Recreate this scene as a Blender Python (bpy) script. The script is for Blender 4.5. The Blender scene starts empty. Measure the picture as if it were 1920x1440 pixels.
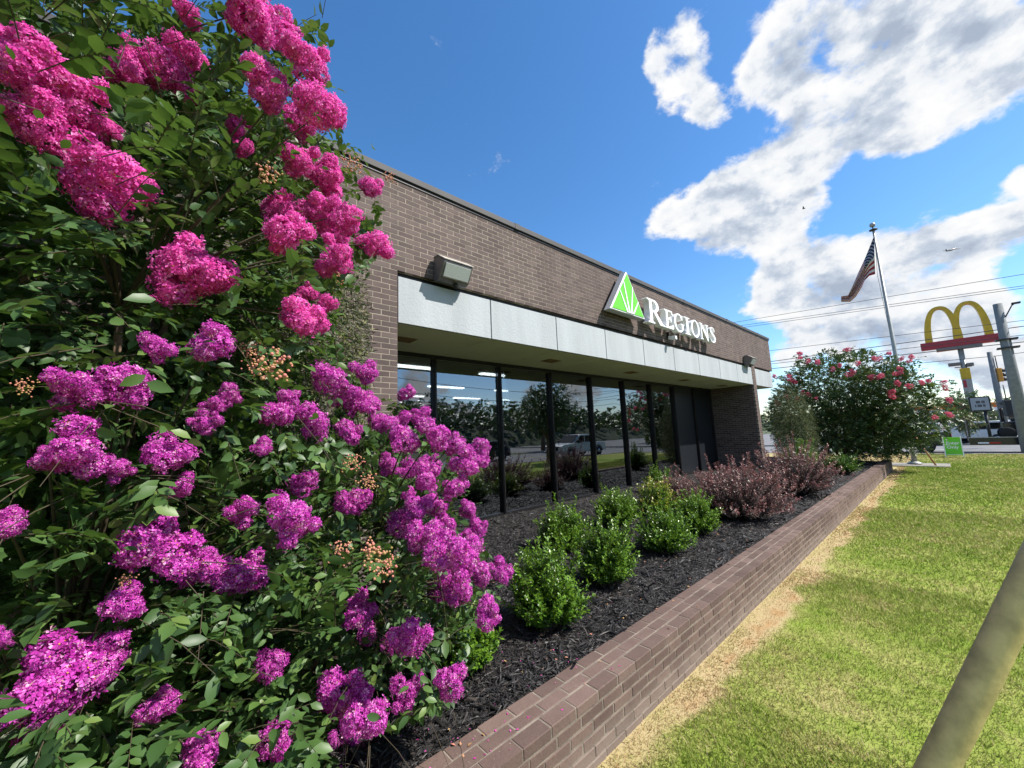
import bpy, bmesh, math, random
import numpy as np
from mathutils import Matrix, Vector, Quaternion
R = math.radians
random.seed(7)
rng = np.random.default_rng(11)
scene = bpy.context.scene
C = scene.collection

# ------------------------------------------------------------------ camera
CAM = np.array([0.0, 0.0, 1.92])
YAW, PITCH, ROLL, FPX = R(48.028), R(7.70), R(-2.37), 722.0
fw = np.array([math.cos(YAW) * math.cos(PITCH), math.sin(YAW) * math.cos(PITCH), math.sin(PITCH)])
r0 = np.array([math.sin(YAW), -math.cos(YAW), 0.0]); u0 = np.cross(r0, fw)
rt = math.cos(ROLL) * r0 + math.sin(ROLL) * u0
up = -math.sin(ROLL) * r0 + math.cos(ROLL) * u0
cam = bpy.data.cameras.new('camera'); cam_o = bpy.data.objects.new('camera', cam); C.objects.link(cam_o)
cam_o.matrix_world = Matrix(((rt[0], up[0], -fw[0], CAM[0]), (rt[1], up[1], -fw[1], CAM[1]), (rt[2], up[2], -fw[2], CAM[2]), (0, 0, 0, 1)))
cam.sensor_width = 36; cam.lens = FPX / 1920 * 36; cam.clip_start = 0.05; cam.clip_end = 3000
scene.camera = cam_o

def ray(px, py):
    d = (px - 960) * rt - (py - 720) * up + FPX * fw
    return d / np.linalg.norm(d)
def at(px, py, x=None, y=None, z=None, dist=None):
    d = ray(px, py)
    if x is not None: t = x / d[0]
    elif y is not None: t = y / d[1]
    elif z is not None: t = (z - CAM[2]) / d[2]
    else: t = dist
    return CAM + d * t
def project(p):
    d = np.asarray(p) - CAM
    zz = d @ fw
    zz = np.where(np.abs(zz) < 1e-6, 1e-6, zz)
    return 960 + FPX * (d @ rt) / zz, 720 - FPX * (d @ up) / zz, zz

# ------------------------------------------------------------------ light
SUN = np.array([0.36, -0.56, 0.75]); SUN /= np.linalg.norm(SUN)
sun = bpy.data.lights.new('sun', 'SUN'); sun.energy = 3.5; sun.angle = R(0.55); sun.color = (1.0, 0.95, 0.87)
sun_o = bpy.data.objects.new('sun', sun); C.objects.link(sun_o)
sun_o.rotation_euler = Vector((-SUN[0], -SUN[1], -SUN[2])).to_track_quat('-Z', 'Y').to_euler()
scene.view_settings.view_transform = 'Standard'; scene.view_settings.look = 'None'
scene.view_settings.exposure = 1.22; scene.view_settings.gamma = 1.0; scene.view_settings.use_curve_mapping = False
scene.cycles.use_denoising = True
scene.cycles.max_bounces = 8; scene.cycles.transparent_max_bounces = 8
scene.cycles.caustics_reflective = False; scene.cycles.caustics_refractive = False
scene.cycles.sample_clamp_indirect = 6.0

world = bpy.data.worlds.new('World'); scene.world = world; world.use_nodes = True

class NT:
    def __init__(s, tree): s.t = tree; s.n = tree.nodes; s.l = tree.links
    def new(s, typ, **kw):
        nd = s.n.new(typ)
        for k, v in kw.items(): setattr(nd, k, v)
        return nd
    def put(s, sock, v):
        if isinstance(v, bpy.types.NodeSocket): s.l.new(v, sock)
        elif v is not None: sock.default_value = v
    def math(s, op, a, b=None, clamp=False):
        nd = s.new('ShaderNodeMath', operation=op, use_clamp=clamp)
        s.put(nd.inputs[0], a)
        if b is not None: s.put(nd.inputs[1], b)
        return nd.outputs[0]
    def vmath(s, op, a, b=None):
        nd = s.new('ShaderNodeVectorMath', operation=op)
        s.put(nd.inputs[0], a)
        if b is not None: s.put(nd.inputs[1], b)
        return nd
    def ramp(s, v, lo, hi, a=0.0, b=1.0, smooth=True):
        nd = s.new('ShaderNodeMapRange', interpolation_type='SMOOTHSTEP' if smooth else 'LINEAR')
        s.put(nd.inputs[0], v)
        for i, q in enumerate((lo, hi, a, b)): nd.inputs[i + 1].default_value = q
        return nd.outputs[0]
    def noise(s, vec, scale, detail=4, rough=0.5, dist=0.0):
        nd = s.new('ShaderNodeTexNoise')
        if vec is not None: s.put(nd.inputs['Vector'], vec)
        nd.inputs['Scale'].default_value = scale; nd.inputs['Detail'].default_value = detail
        nd.inputs['Roughness'].default_value = rough; nd.inputs['Distortion'].default_value = dist
        return nd.outputs[0]
    def mix(s, f, a, b, blend='MIX'):
        nd = s.new('ShaderNodeMix', data_type='RGBA', blend_type=blend)
        s.put(nd.inputs[0], f); s.put(nd.inputs[6], a); s.put(nd.inputs[7], b)
        return nd.outputs[2]
    def cramp(s, v, stops):
        nd = s.new('ShaderNodeValToRGB'); e = nd.color_ramp.elements
        while len(e) < len(stops): e.new(0.5)
        for q, (p, c) in zip(e, stops): q.position = p; q.color = (*c, 1)
        s.put(nd.inputs[0], v); return nd.outputs[0]

w = NT(world.node_tree); w.n.clear()
sky = w.new('ShaderNodeTexSky', sky_type='NISHITA', sun_disc=False)
sky.sun_elevation = math.asin(SUN[2]); sky.sun_rotation = math.atan2(SUN[0], SUN[1])
sky.altitude = 300; sky.air_density = 1.0; sky.dust_density = 0.4; sky.ozone_density = 2.5
hs = w.new('ShaderNodeHueSaturation'); hs.inputs['Saturation'].default_value = 1.25; hs.inputs['Value'].default_value = 1.0
w.l.new(sky.outputs[0], hs.inputs['Color'])
tc = w.new('ShaderNodeTexCoord'); vd = w.vmath('NORMALIZE', tc.outputs['Generated']).outputs[0]
sep = w.new('ShaderNodeSeparateXYZ'); w.l.new(vd, sep.inputs[0])
dz = w.math('ADD', w.math('MAXIMUM', sep.outputs[2], 0.0), 0.34)
cmb = w.new('ShaderNodeCombineXYZ'); w.l.new(w.math('DIVIDE', sep.outputs[0], dz), cmb.inputs[0]); w.l.new(w.math('DIVIDE', sep.outputs[1], dz), cmb.inputs[1])
pv = w.vmath('MULTIPLY', vd, (1.0, 1.0, 1.5)).outputs[0]
pv2 = w.vmath('ADD', pv, (0.05 * SUN[0], 0.05 * SUN[1], 0.05)).outputs[0]
n_big = w.noise(pv, 4.2, 3, 0.5, 0.0)
n_fine = w.noise(pv, 9.5, 9, 0.60, 0.15)
n_fine2 = w.noise(pv2, 9.5, 3, 0.5, 0.15)
n_soft = w.noise(pv, 9.5, 3, 0.5, 0.15)
n_hi = w.noise(pv, 26.0, 7, 0.62, 0.1); n_hi2 = w.noise(w.vmath('ADD', pv, (0.014 * SUN[0], 0.014 * SUN[1], 0.016)).outputs[0], 26.0, 7, 0.62, 0.1)
CL = [(1268,55,80),(1235,110,62),(1290,150,75),(1330,205,48),(1420,150,62),(1470,60,100),(1600,70,150),(1760,60,170),
      (1900,110,150),(1770,180,110),(1640,190,110),(1500,170,85),(1565,260,95),(1700,245,75),(1470,310,80),(1385,360,82),(1500,375,70),
      (1310,395,75),(1255,410,46),(1430,440,72),(1340,450,56),(1490,510,88),(1590,485,85),(1700,475,95),(1810,460,90),
      (1910,420,90),(1440,560,62),(1560,575,90),(1710,580,110),(1860,570,80),(1500,640,70),(1640,628,80),(1790,630,80),(1900,640,60),(1925,330,50),(1490,690,55),(1620,670,70),(1780,680,80),(1880,700,80)]
acc = None
for (px, py, rr) in CL:
    c = ray(px, py); rad = 1.34 * 0.5 * (np.linalg.norm(ray(px + rr, py) - c) + np.linalg.norm(ray(px, py + rr) - c))
    dd = w.vmath('DISTANCE', vd, tuple(c)).outputs['Value']
    g = w.ramp(dd, 0.0, rad, 1.0, 0.0)
    acc = g if acc is None else w.math('ADD', acc, g)
acc = w.math('MINIMUM', acc, 1.05)
# the rest of the sky carries the same kind of scattered cumulus
cdir = ray(960, 300)
away = w.ramp(w.vmath('DOT_PRODUCT', vd, tuple(cdir)).outputs['Value'], 0.45, 0.62, 1.0, 0.0)
gen = w.math('MULTIPLY', away, w.ramp(w.noise(vd, 2.4, 3, 0.5), 0.44, 0.60, 0.0, 1.05))
acc = w.math('MAXIMUM', acc, gen)
cov = w.math('ADD', w.math('SUBTRACT', w.math('MULTIPLY', acc, 1.28), 0.69), w.math('MULTIPLY', w.math('SUBTRACT', n_big, 0.5), 1.7))
cov = w.math('ADD', cov, w.math('MULTIPLY', w.math('SUBTRACT', n_fine, 0.5), 2.9))
cov = w.math('ADD', cov, w.math('MULTIPLY', w.math('SUBTRACT', n_hi, 0.5), 0.7))
alpha = w.math('MULTIPLY', w.ramp(cov, -0.06, 0.50), w.ramp(sep.outputs[2], -0.02, 0.03))
lit = w.math('ADD', w.math('MULTIPLY', w.math('SUBTRACT', n_soft, n_fine2), 2.0), w.math('MULTIPLY', w.math('SUBTRACT', n_hi, n_hi2), 0.85))
core = w.math('ADD', w.math('MULTIPLY', w.math('MINIMUM', cov, 0.9), 0.42), w.math('MULTIPLY', w.math('SUBTRACT', n_big, 0.5), 0.65))
core = w.math('SUBTRACT', w.math('ADD', core, 0.22), lit)
ccol = w.cramp(core, [(0.18, (1.0, 1.0, 1.0)), (0.46, (0.88, 0.91, 0.95)), (0.68, (0.60, 0.67, 0.78)), (0.95, (0.42, 0.49, 0.61))])
bg1 = w.new('ShaderNodeBackground'); bg2 = w.new('ShaderNodeBackground')
w.l.new(hs.outputs[0], bg1.inputs[0]); bg1.inputs[1].default_value = 0.100
w.l.new(ccol, bg2.inputs[0]); bg2.inputs[1].default_value = 0.43
ms = w.new('ShaderNodeMixShader'); w.l.new(alpha, ms.inputs[0]); w.l.new(bg1.outputs[0], ms.inputs[1]); w.l.new(bg2.outputs[0], ms.inputs[2])
wo = w.new('ShaderNodeOutputWorld'); w.l.new(ms.outputs[0], wo.inputs[0])

# ------------------------------------------------------------------ materials
MATS = {}
def principled(name):
    m = bpy.data.materials.new(name); m.use_nodes = True
    t = NT(m.node_tree); b = t.n['Principled BSDF']; MATS[name] = m
    return m, t, b
def mat_plain(name, col, rough=0.6, metal=0.0, var=0.0, scale=8.0, bump=0.0, bscale=60.0, spec=0.5, streak=False):
    m, t, b = principled(name)
    b.inputs['Roughness'].default_value = rough; b.inputs['Metallic'].default_value = metal
    b.inputs['Specular IOR Level'].default_value = spec
    tcn = t.new('ShaderNodeTexCoord').outputs['Object']
    if var > 0:
        vec = tcn
        if streak:
            mp = t.new('ShaderNodeMapping'); mp.inputs['Scale'].default_value = (1, 1, 0.12); t.l.new(tcn, mp.inputs[0]); vec = mp.outputs[0]
        nz = t.noise(vec, scale, 5, 0.6)
        f = t.ramp(nz, 0.3, 0.7, 1 - var, 1 + var * 0.6)
        mul = t.vmath('MULTIPLY', (*col,), None); 
        mul.operation = 'SCALE'; mul.inputs[0].default_value = col; t.l.new(f, mul.inputs['Scale'])
        t.l.new(mul.outputs[0], b.inputs['Base Color'])
    else: b.inputs['Base Color'].default_value = (*col, 1)
    if bump > 0:
        bp = t.new('ShaderNodeBump'); bp.inputs['Strength'].default_value = bump; bp.inputs['Distance'].default_value = 0.01
        t.l.new(t.noise(tcn, bscale, 4, 0.6), bp.inputs['Height']); t.l.new(bp.outputs[0], b.inputs['Normal'])
    return m
def mat_tone(name, stops, rough=0.5, transl=0.0, tcol=None, spec=0.5, bump=0.0, bscale=150.0, fine=0.0, stain=0.0, dust=0.0):
    """colour picked by the mesh attribute 'tone' (0..1): piece-to-piece variation"""
    m, t, b = principled(name)
    a = t.new('ShaderNodeAttribute', attribute_name='tone')
    f = a.outputs['Fac']
    tcn = t.new('ShaderNodeTexCoord').outputs['Object']
    if fine > 0:
        f = t.math('ADD', f, t.math('MULTIPLY', t.math('SUBTRACT', t.noise(tcn, bscale, 4, 0.6), 0.5), fine))
    if stain > 0:
        gp = t.new('ShaderNodeNewGeometry').outputs['Position']
        f = t.math('ADD', f, t.math('MULTIPLY', t.math('SUBTRACT', t.noise(gp, 0.9, 6, 0.65), 0.5), stain))
        mp_ = t.new('ShaderNodeMapping'); mp_.inputs['Scale'].default_value = (3, 3, .35); t.l.new(gp, mp_.inputs[0])
        f = t.math('ADD', f, t.math('MULTIPLY', t.math('SUBTRACT', t.noise(mp_.outputs[0], 1.6, 4, 0.6), 0.5), stain * .8))
    col = t.cramp(f, stops)
    if dust > 0:   # pale lime bloom and splashed soil low on the wall
        gp = t.new('ShaderNodeNewGeometry').outputs['Position']; sp = t.new('ShaderNodeSeparateXYZ'); t.l.new(gp, sp.inputs[0])
        lo_ = t.ramp(t.math('ADD', sp.outputs[2], t.math('MULTIPLY', t.math('SUBTRACT', t.noise(gp, 5, 4, .6), .5), .25)), 0.02, 0.24, 1.0, 0.0)
        col = t.mix(t.math('MULTIPLY', lo_, dust), col, (0.27, 0.235, 0.195, 1))
        spk = t.ramp(t.noise(gp, 60, 2, .5), .70, .76)
        col = t.mix(t.math('MULTIPLY', spk, .35), col, (0.45, 0.40, 0.34, 1))
    t.l.new(col, b.inputs['Base Color'])
    b.inputs['Roughness'].default_value = rough; b.inputs['Specular IOR Level'].default_value = spec
    if bump > 0:
        bp = t.new('ShaderNodeBump'); bp.inputs['Strength'].default_value = bump; bp.inputs['Distance'].default_value = 0.004
        t.l.new(t.noise(tcn, bscale, 4, 0.6), bp.inputs['Height']); t.l.new(bp.outputs[0], b.inputs['Normal'])
    if transl > 0:
        tr = t.new('ShaderNodeBsdfTranslucent')
        if tcol: t.l.new(t.mix(0.6, col, (*tcol, 1)), tr.inputs[0])
        else: t.l.new(col, tr.inputs[0])
        mx = t.new('ShaderNodeMixShader'); mx.inputs[0].default_value = transl
        out = t.n['Material Output']
        t.l.new(b.outputs[0], mx.inputs[1]); t.l.new(tr.outputs[0], mx.inputs[2]); t.l.new(mx.outputs[0], out.inputs[0])
    return m

mat_tone('brick', [(0.0, (0.066, 0.048, 0.046)), (0.5, (0.104, 0.077, 0.072)), (1.0, (0.155, 0.117, 0.108))], 0.85, bump=0.5, bscale=90, fine=0.5, spec=0.25, stain=.8)
mat_plain('mortar', (0.31, 0.265, 0.215), 0.9, var=0.25, scale=6, bump=0.3, bscale=120, spec=0.2)
mat_tone('wall_brick', [(0.0, (0.076, 0.050, 0.043)), (0.5, (0.125, 0.084, 0.070)), (1.0, (0.190, 0.132, 0.110))], 0.85, bump=0.6, bscale=70, fine=0.55, spec=0.25, stain=.8, dust=.34)
mat_plain('wall_mortar', (0.215, 0.182, 0.148), 0.92, var=0.35, scale=9, bump=0.4, bscale=90, spec=0.2)
mat_plain('panel', (0.37, 0.395, 0.415), 0.75, var=0.10, scale=2.6, bump=0.5, bscale=38, streak=True, spec=0.3)
mat_plain('soffit', (0.78, 0.79, 0.81), 0.85, var=0.06, scale=1.5, bump=0.1, bscale=80)
mat_plain('vent_rust', (0.26, 0.17, 0.11), 0.8, var=0.2, scale=9)
mat_plain('coping', (0.05, 0.048, 0.05), 0.7, metal=0.0, var=0.15, scale=3)
mat_plain('bronze', (0.018, 0.017, 0.018), 0.38, metal=0.4, var=0.2, scale=5)
mat_plain('spandrel', (0.012, 0.014, 0.018), 0.35, var=0.1)
mat_plain('interior', (0.05, 0.052, 0.055), 0.9)
mat_plain('blind', (0.10, 0.10, 0.10), 0.6)
mat_plain('roofing', (0.2, 0.2, 0.2), 0.9)
mat_plain('lamp_metal', (0.16, 0.15, 0.15), 0.45, metal=0.5, var=0.2, scale=14)
mat_plain('lamp_top', (0.40, 0.36, 0.32), 0.6, var=0.2, scale=14)
mat_plain('sign_white', (0.80, 0.82, 0.84), 0.4, var=0.05, scale=3)
mat_plain('sign_return', (0.42, 0.43, 0.45), 0.45, metal=0.2, var=0.1, scale=5)
mat_plain('sign_green', (0.13, 0.53, 0.022), 0.35)
mat_plain('pole_grey', (0.33, 0.34, 0.33), 0.5, metal=0.3, var=0.15, scale=4)
mat_plain('concrete', (0.25, 0.235, 0.20), 0.9, var=0.25, scale=5, bump=0.3, bscale=40)
mat_plain('concrete_pole', (0.19, 0.205, 0.215), 0.9, var=0.15, scale=6, bump=0.15, bscale=40)
mat_plain('kerb', (0.30, 0.28, 0.25), 0.9, var=0.25, scale=3)
mat_plain('asphalt', (0.16, 0.16, 0.165), 0.85, var=0.2, scale=0.8, bump=0.4, bscale=60)
mat_plain('paint', (0.75, 0.75, 0.72), 0.7, var=0.2, scale=5)
mat_plain('yellow_paint', (0.70, 0.50, 0.06), 0.7, var=0.2, scale=5)
mat_plain('rust_rod', (0.36, 0.17, 0.07), 0.7, var=0.3, scale=20)
mat_plain('guard_plastic', (0.56, 0.44, 0.19), 0.6, var=0.3, scale=16, bump=0.08, bscale=90)
mat_plain('cable', (0.03, 0.03, 0.035), 0.5)
mat_plain('arch_yellow', (0.56, 0.36, 0.015), 0.45, var=0.15, scale=1.5)
mat_plain('sign_red', (0.33, 0.022, 0.04), 0.45, var=0.1, scale=1)
mat_plain('signal_yellow', (0.55, 0.25, 0.03), 0.5)
mat_plain('black', (0.012, 0.012, 0.014), 0.5)
mat_plain('rubber', (0.015, 0.015, 0.016), 0.85)
mat_plain('car_white', (0.75, 0.76, 0.78), 0.25, spec=0.6)
mat_plain('car_black', (0.012, 0.014, 0.018), 0.2, spec=0.6)
mat_plain('car_glass', (0.01, 0.012, 0.015), 0.08, spec=0.8)
mat_plain('car_silver', (0.35, 0.36, 0.38), 0.3, metal=0.4)
mat_plain('tail_red', (0.45, 0.01, 0.015), 0.25)
mat_plain('chrome', (0.6, 0.6, 0.6), 0.25, metal=1.0)
mat_plain('store_wall', (0.55, 0.52, 0.48), 0.85, var=0.1, scale=0.5)
mat_plain('store_orange', (0.75, 0.16, 0.03), 0.5)
mat_plain('bark', (0.19, 0.125, 0.085), 0.85, var=0.35, scale=14, bump=0.4, bscale=40)
mat_plain('twig', (0.055, 0.042, 0.022), 0.8)
mat_plain('soil', (0.020, 0.017, 0.016), 0.95, var=0.4, scale=20, bump=1.0, bscale=45)
mat_tone('mulch', [(0.0, (0.004, 0.0035, 0.004)), (0.55, (0.016, 0.014, 0.014)), (0.85, (0.050, 0.043, 0.040)), (0.97, (0.10, 0.08, 0.07)), (1.0, (0.17, 0.13, 0.10))], 0.55, spec=0.45)
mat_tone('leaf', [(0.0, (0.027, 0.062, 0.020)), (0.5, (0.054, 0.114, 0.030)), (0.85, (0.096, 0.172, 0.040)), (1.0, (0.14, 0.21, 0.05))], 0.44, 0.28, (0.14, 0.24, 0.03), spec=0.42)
mat_tone('far_leaf', [(0.0, (0.024, 0.054, 0.020)), (0.6, (0.050, 0.102, 0.032)), (0.9, (0.105, 0.155, 0.042)), (1.0, (0.20, 0.16, 0.06))], 0.4, 0.2, (0.12, 0.2, 0.03))
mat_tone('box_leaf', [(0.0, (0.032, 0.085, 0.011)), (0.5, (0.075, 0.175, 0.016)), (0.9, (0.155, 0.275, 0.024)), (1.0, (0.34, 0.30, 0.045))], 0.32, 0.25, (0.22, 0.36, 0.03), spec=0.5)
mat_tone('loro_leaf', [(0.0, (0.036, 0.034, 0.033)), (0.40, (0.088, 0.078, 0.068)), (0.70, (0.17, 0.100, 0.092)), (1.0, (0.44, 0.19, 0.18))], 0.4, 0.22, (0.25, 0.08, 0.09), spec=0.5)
mat_tone('juniper_leaf', [(0.0, (0.022, 0.045, 0.016)), (0.6, (0.055, 0.085, 0.022)), (1.0, (0.22, 0.22, 0.05))], 0.6, 0.15)
mat_tone('pink_petal', [(0.0, (0.56, 0.035, 0.300)), (0.45, (0.82, 0.100, 0.510)), (0.85, (0.93, 0.230, 0.660)), (0.93, (0.95, 0.46, 0.76)), (1.0, (0.80, 0.42, 0.10))], 0.6, 0.45, spec=0.2)
mat_tone('magenta_petal', [(0.0, (0.32, 0.014, 0.230)), (0.45, (0.60, 0.055, 0.480)), (0.78, (0.78, 0.190, 0.660)), (0.90, (0.88, 0.52, 0.80)), (0.97, (0.78, 0.45, 0.10)), (1.0, (0.80, 0.38, 0.04))], 0.6, 0.42, spec=0.2)
mat_tone('coral_petal', [(0.0, (0.50, 0.06, 0.14)), (0.5, (0.76, 0.16, 0.27)), (1.0, (0.88, 0.34, 0.44))], 0.6, 0.3, spec=0.2)
mat_tone('bud', [(0.0, (0.30, 0.20, 0.07)), (0.5, (0.45, 0.22, 0.13)), (1.0, (0.52, 0.16, 0.15))], 0.6, spec=0.3)
mat_tone('grass', [(0.0, (0.120, 0.200, 0.020)), (0.30, (0.225, 0.300, 0.042)), (0.50, (0.330, 0.360, 0.095)), (0.70, (0.44, 0.38, 0.17)), (0.86, (0.46, 0.36, 0.20)), (1.0, (0.40, 0.245, 0.11))], 0.75, 0.25, spec=0.2)
mat_tone('lawn_ground', [(0.0, (0.105, 0.170, 0.020)), (0.30, (0.195, 0.260, 0.040)), (0.50, (0.280, 0.305, 0.08)), (0.70, (0.36, 0.31, 0.14)), (0.86, (0.40, 0.31, 0.17)), (1.0, (0.34, 0.21, 0.095))], 0.95, bump=0.8, bscale=90, fine=0.35, spec=0.1)

def M(n): return MATS[n]

# glass: dark tinted, strongly reflecting
m = bpy.data.materials.new('glass'); m.use_nodes = True; MATS['glass'] = m
t = NT(m.node_tree); t.n.clear()
tr = t.new('ShaderNodeBsdfTransparent'); tr.inputs[0].default_value = (0.26, 0.28, 0.30, 1)
gl = t.new('ShaderNodeBsdfGlossy'); gl.inputs['Roughness'].default_value = 0.0; gl.inputs['Color'].default_value = (0.80, 0.86, 0.92, 1)
fr = t.new('ShaderNodeFresnel'); fr.inputs[0].default_value = 1.5
fac = t.math('ADD', t.math('MULTIPLY', fr.outputs[0], 0.85), 0.165, True)
mx = t.new('ShaderNodeMixShader'); t.l.new(fac, mx.inputs[0]); t.l.new(tr.outputs[0], mx.inputs[1]); t.l.new(gl.outputs[0], mx.inputs[2])
o_ = t.new('ShaderNodeOutputMaterial'); t.l.new(mx.outputs[0], o_.inputs[0])
# lens glass on floodlights
m, t, b = principled('lens'); b.inputs['Base Color'].default_value = (0.50, 0.52, 0.52, 1); b.inputs['Roughness'].default_value = 0.15
bp = t.new('ShaderNodeBump'); bp.inputs['Strength'].default_value = 0.4
wv = t.new('ShaderNodeTexWave'); wv.inputs['Scale'].default_value = 30; t.l.new(wv.outputs[1], bp.inputs['Height']); t.l.new(bp.outputs[0], b.inputs['Normal'])
# ceiling lamps of the room behind the glass
m, t, b = principled('tube_light'); b.inputs['Emission Color'].default_value = (1.0, 0.97, 0.86, 1); b.inputs['Emission Strength'].default_value = 11.0

# ------------------------------------------------------------------ helpers
def tag(o, label=None, cat=None, group=None, kind=None):
    if label: o['label'] = label
    if cat: o['category'] = cat
    if group: o['group'] = group
    if kind: o['kind'] = kind
    return o
def empty(name, loc=(0, 0, 0), label=None, cat=None, group=None, rz=0):
    o = bpy.data.objects.new(name, None); C.objects.link(o); o.location = loc; o.rotation_euler = (0, 0, rz)
    o.empty_display_size = 0.1
    return tag(o, label, cat, group)
def link(name, me, mat=None, parent=None, loc=None, smooth=False):
    o = bpy.data.objects.new(name, me); C.objects.link(o)
    if mat and not me.materials: me.materials.append(M(mat))
    if parent: o.parent = parent
    if loc is not None: o.location = loc
    if smooth and len(me.polygons): me.polygons.foreach_set('use_smooth', np.ones(len(me.polygons), bool))
    return o
def npmesh(name, V, F, tone=None, smooth=False):
    """V (n,3), F (m,k) uniform faces, tone per vertex"""
    V = np.ascontiguousarray(V, np.float32); F = np.ascontiguousarray(F, np.int32)
    me = bpy.data.meshes.new(name); k = F.shape[1]
    me.vertices.add(len(V)); me.vertices.foreach_set('co', V.ravel())
    me.loops.add(F.size); me.loops.foreach_set('vertex_index', F.ravel())
    me.polygons.add(len(F)); me.polygons.foreach_set('loop_start', np.arange(0, F.size, k, dtype=np.int32))
    try: me.polygons.foreach_set('loop_total', np.full(len(F), k, np.int32))
    except Exception: pass
    if tone is not None:
        a = me.attributes.new('tone', 'FLOAT', 'POINT'); a.data.foreach_set('value', np.ascontiguousarray(tone, np.float32))
    me.polygons.foreach_set('use_smooth', np.full(len(F), bool(smooth)))
    me.update(calc_edges=True)
    return me
BOXF = np.array([(0, 3, 2, 1), (4, 5, 6, 7), (0, 1, 5, 4), (1, 2, 6, 5), (2, 3, 7, 6), (3, 0, 4, 7)])
def boxv(x0, x1, y0, y1, z0, z1):
    return np.array([(x0, y0, z0), (x1, y0, z0), (x1, y1, z0), (x0, y1, z0), (x0, y0, z1), (x1, y0, z1), (x1, y1, z1), (x0, y1, z1)], float)
def box(name, x0, x1, y0, y1, z0, z1, mat, parent=None, bev=0.0):
    me = bpy.data.meshes.new(name)
    if bev > 0:
        bm = bmesh.new()
        vs = [bm.verts.new(v) for v in boxv(x0, x1, y0, y1, z0, z1)]
        for f in BOXF: bm.faces.new([vs[i] for i in f])
        bmesh.ops.bevel(bm, geom=list(bm.edges), offset=bev, segments=2, affect='EDGES', profile=0.5)
        bm.to_mesh(me); bm.free()
    else:
        me.from_pydata(boxv(x0, x1, y0, y1, z0, z1).tolist(), [], BOXF.tolist())
    return link(name, me, mat, parent)
def boxes_mesh(name, B, tone=None):
    B = [boxv(*b) for b in B]
    V = np.concatenate(B); F = np.concatenate([BOXF + 8 * i for i in range(len(B))])
    tn = None if tone is None else np.repeat(np.asarray(tone), 8)
    return npmesh(name, V, F, tn)
def tube_arrays(pts, rad, n=6, cap=False):
    pts = np.asarray(pts, float); k = len(pts); rad = np.broadcast_to(np.asarray(rad, float), (k,))
    T = np.gradient(pts, axis=0); T /= np.linalg.norm(T, axis=1)[:, None] + 1e-9
    ref = np.where(np.abs(T[:, 2:3]) > 0.9, np.array([[1.0, 0, 0]]), np.array([[0, 0, 1.0]]))
    A = np.cross(T, ref); A /= np.linalg.norm(A, axis=1)[:, None] + 1e-9; Bn = np.cross(T, A)
    th = np.arange(n) * 2 * math.pi / n
    V = pts[:, None] + rad[:, None, None] * (np.cos(th)[None, :, None] * A[:, None] + np.sin(th)[None, :, None] * Bn[:, None])
    V = V.reshape(-1, 3); F = []
    for i in range(k - 1):
        for j in range(n):
            a, b_ = i * n + j, i * n + (j + 1) % n
            F.append((a, b_, b_ + n, a + n))
    return V, np.array(F)
def tube(name, pts, rad, mat, parent=None, n=8, smooth=True):
    V, F = tube_arrays(pts, rad, n)
    me = bpy.data.meshes.new(name)
    faces = F.tolist(); k = len(pts)
    faces.append(list(range(n))[::-1]); faces.append(list(range((k - 1) * n, k * n)))
    me.from_pydata(V.tolist(), [], faces)
    o = link(name, me, mat, parent)
    if smooth: me.polygons.foreach_set('use_smooth', np.array([True] * len(F) + [False] * 2))
    return o
def tubes_mesh(name, lst, n=5):
    Vs, Fs, off = [], [], 0
    for pts, rad in lst:
        V, F = tube_arrays(pts, rad, n); Vs.append(V); Fs.append(F + off); off += len(V)
    return npmesh(name, np.concatenate(Vs), np.concatenate(Fs), smooth=True)
def lathe(name, prof, mat, parent=None, loc=(0, 0, 0), n=16):
    V = []; F = []
    for r_, z_ in prof:
        for j in range(n): V.append((r_ * math.cos(2 * math.pi * j / n), r_ * math.sin(2 * math.pi * j / n), z_))
    for i in range(len(prof) - 1):
        for j in range(n): F.append((i * n + j, i * n + (j + 1) % n, (i + 1) * n + (j + 1) % n, (i + 1) * n + j))
    F.append(list(range(n))[::-1]); F.append(list(range((len(prof) - 1) * n, len(prof) * n)))
    me = bpy.data.meshes.new(name); me.from_pydata(V, [], F)
    o = link(name, me, mat, parent, loc); me.polygons.foreach_set('use_smooth', np.ones(len(me.polygons), bool))
    return o
def prism(name, poly, axis, a0, a1, mat, parent=None, bev=0.0):
    """polygon of (p,q) extruded along axis; axis 'x': (y,z), 'y': (x,z), 'z': (x,y)"""
    def mk(p, q, a): return {'x': (a, p, q), 'y': (p, a, q), 'z': (p, q, a)}[axis]
    bm = bmesh.new(); n = len(poly)
    A = [bm.verts.new(mk(p, q, a0)) for p, q in poly]; B = [bm.verts.new(mk(p, q, a1)) for p, q in poly]
    bm.faces.new(A); bm.faces.new(B[::-1])
    for i in range(n): bm.faces.new((A[i], B[i], B[(i + 1) % n], A[(i + 1) % n]))
    bmesh.ops.recalc_face_normals(bm, faces=bm.faces)
    if bev > 0: bmesh.ops.bevel(bm, geom=list(bm.edges), offset=bev, segments=2, affect='EDGES', profile=0.5)
    me = bpy.data.meshes.new(name); bm.to_mesh(me); bm.free()
    return link(name, me, mat, parent)
def bez(p0, p1, p2, n):
    t_ = np.linspace(0, 1, n)[:, None]
    return (1 - t_) ** 2 * np.asarray(p0) + 2 * t_ * (1 - t_) * np.asarray(p1) + t_ ** 2 * np.asarray(p2)
def unit(v): return v / (np.linalg.norm(v, axis=-1, keepdims=True) + 1e-9)
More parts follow.
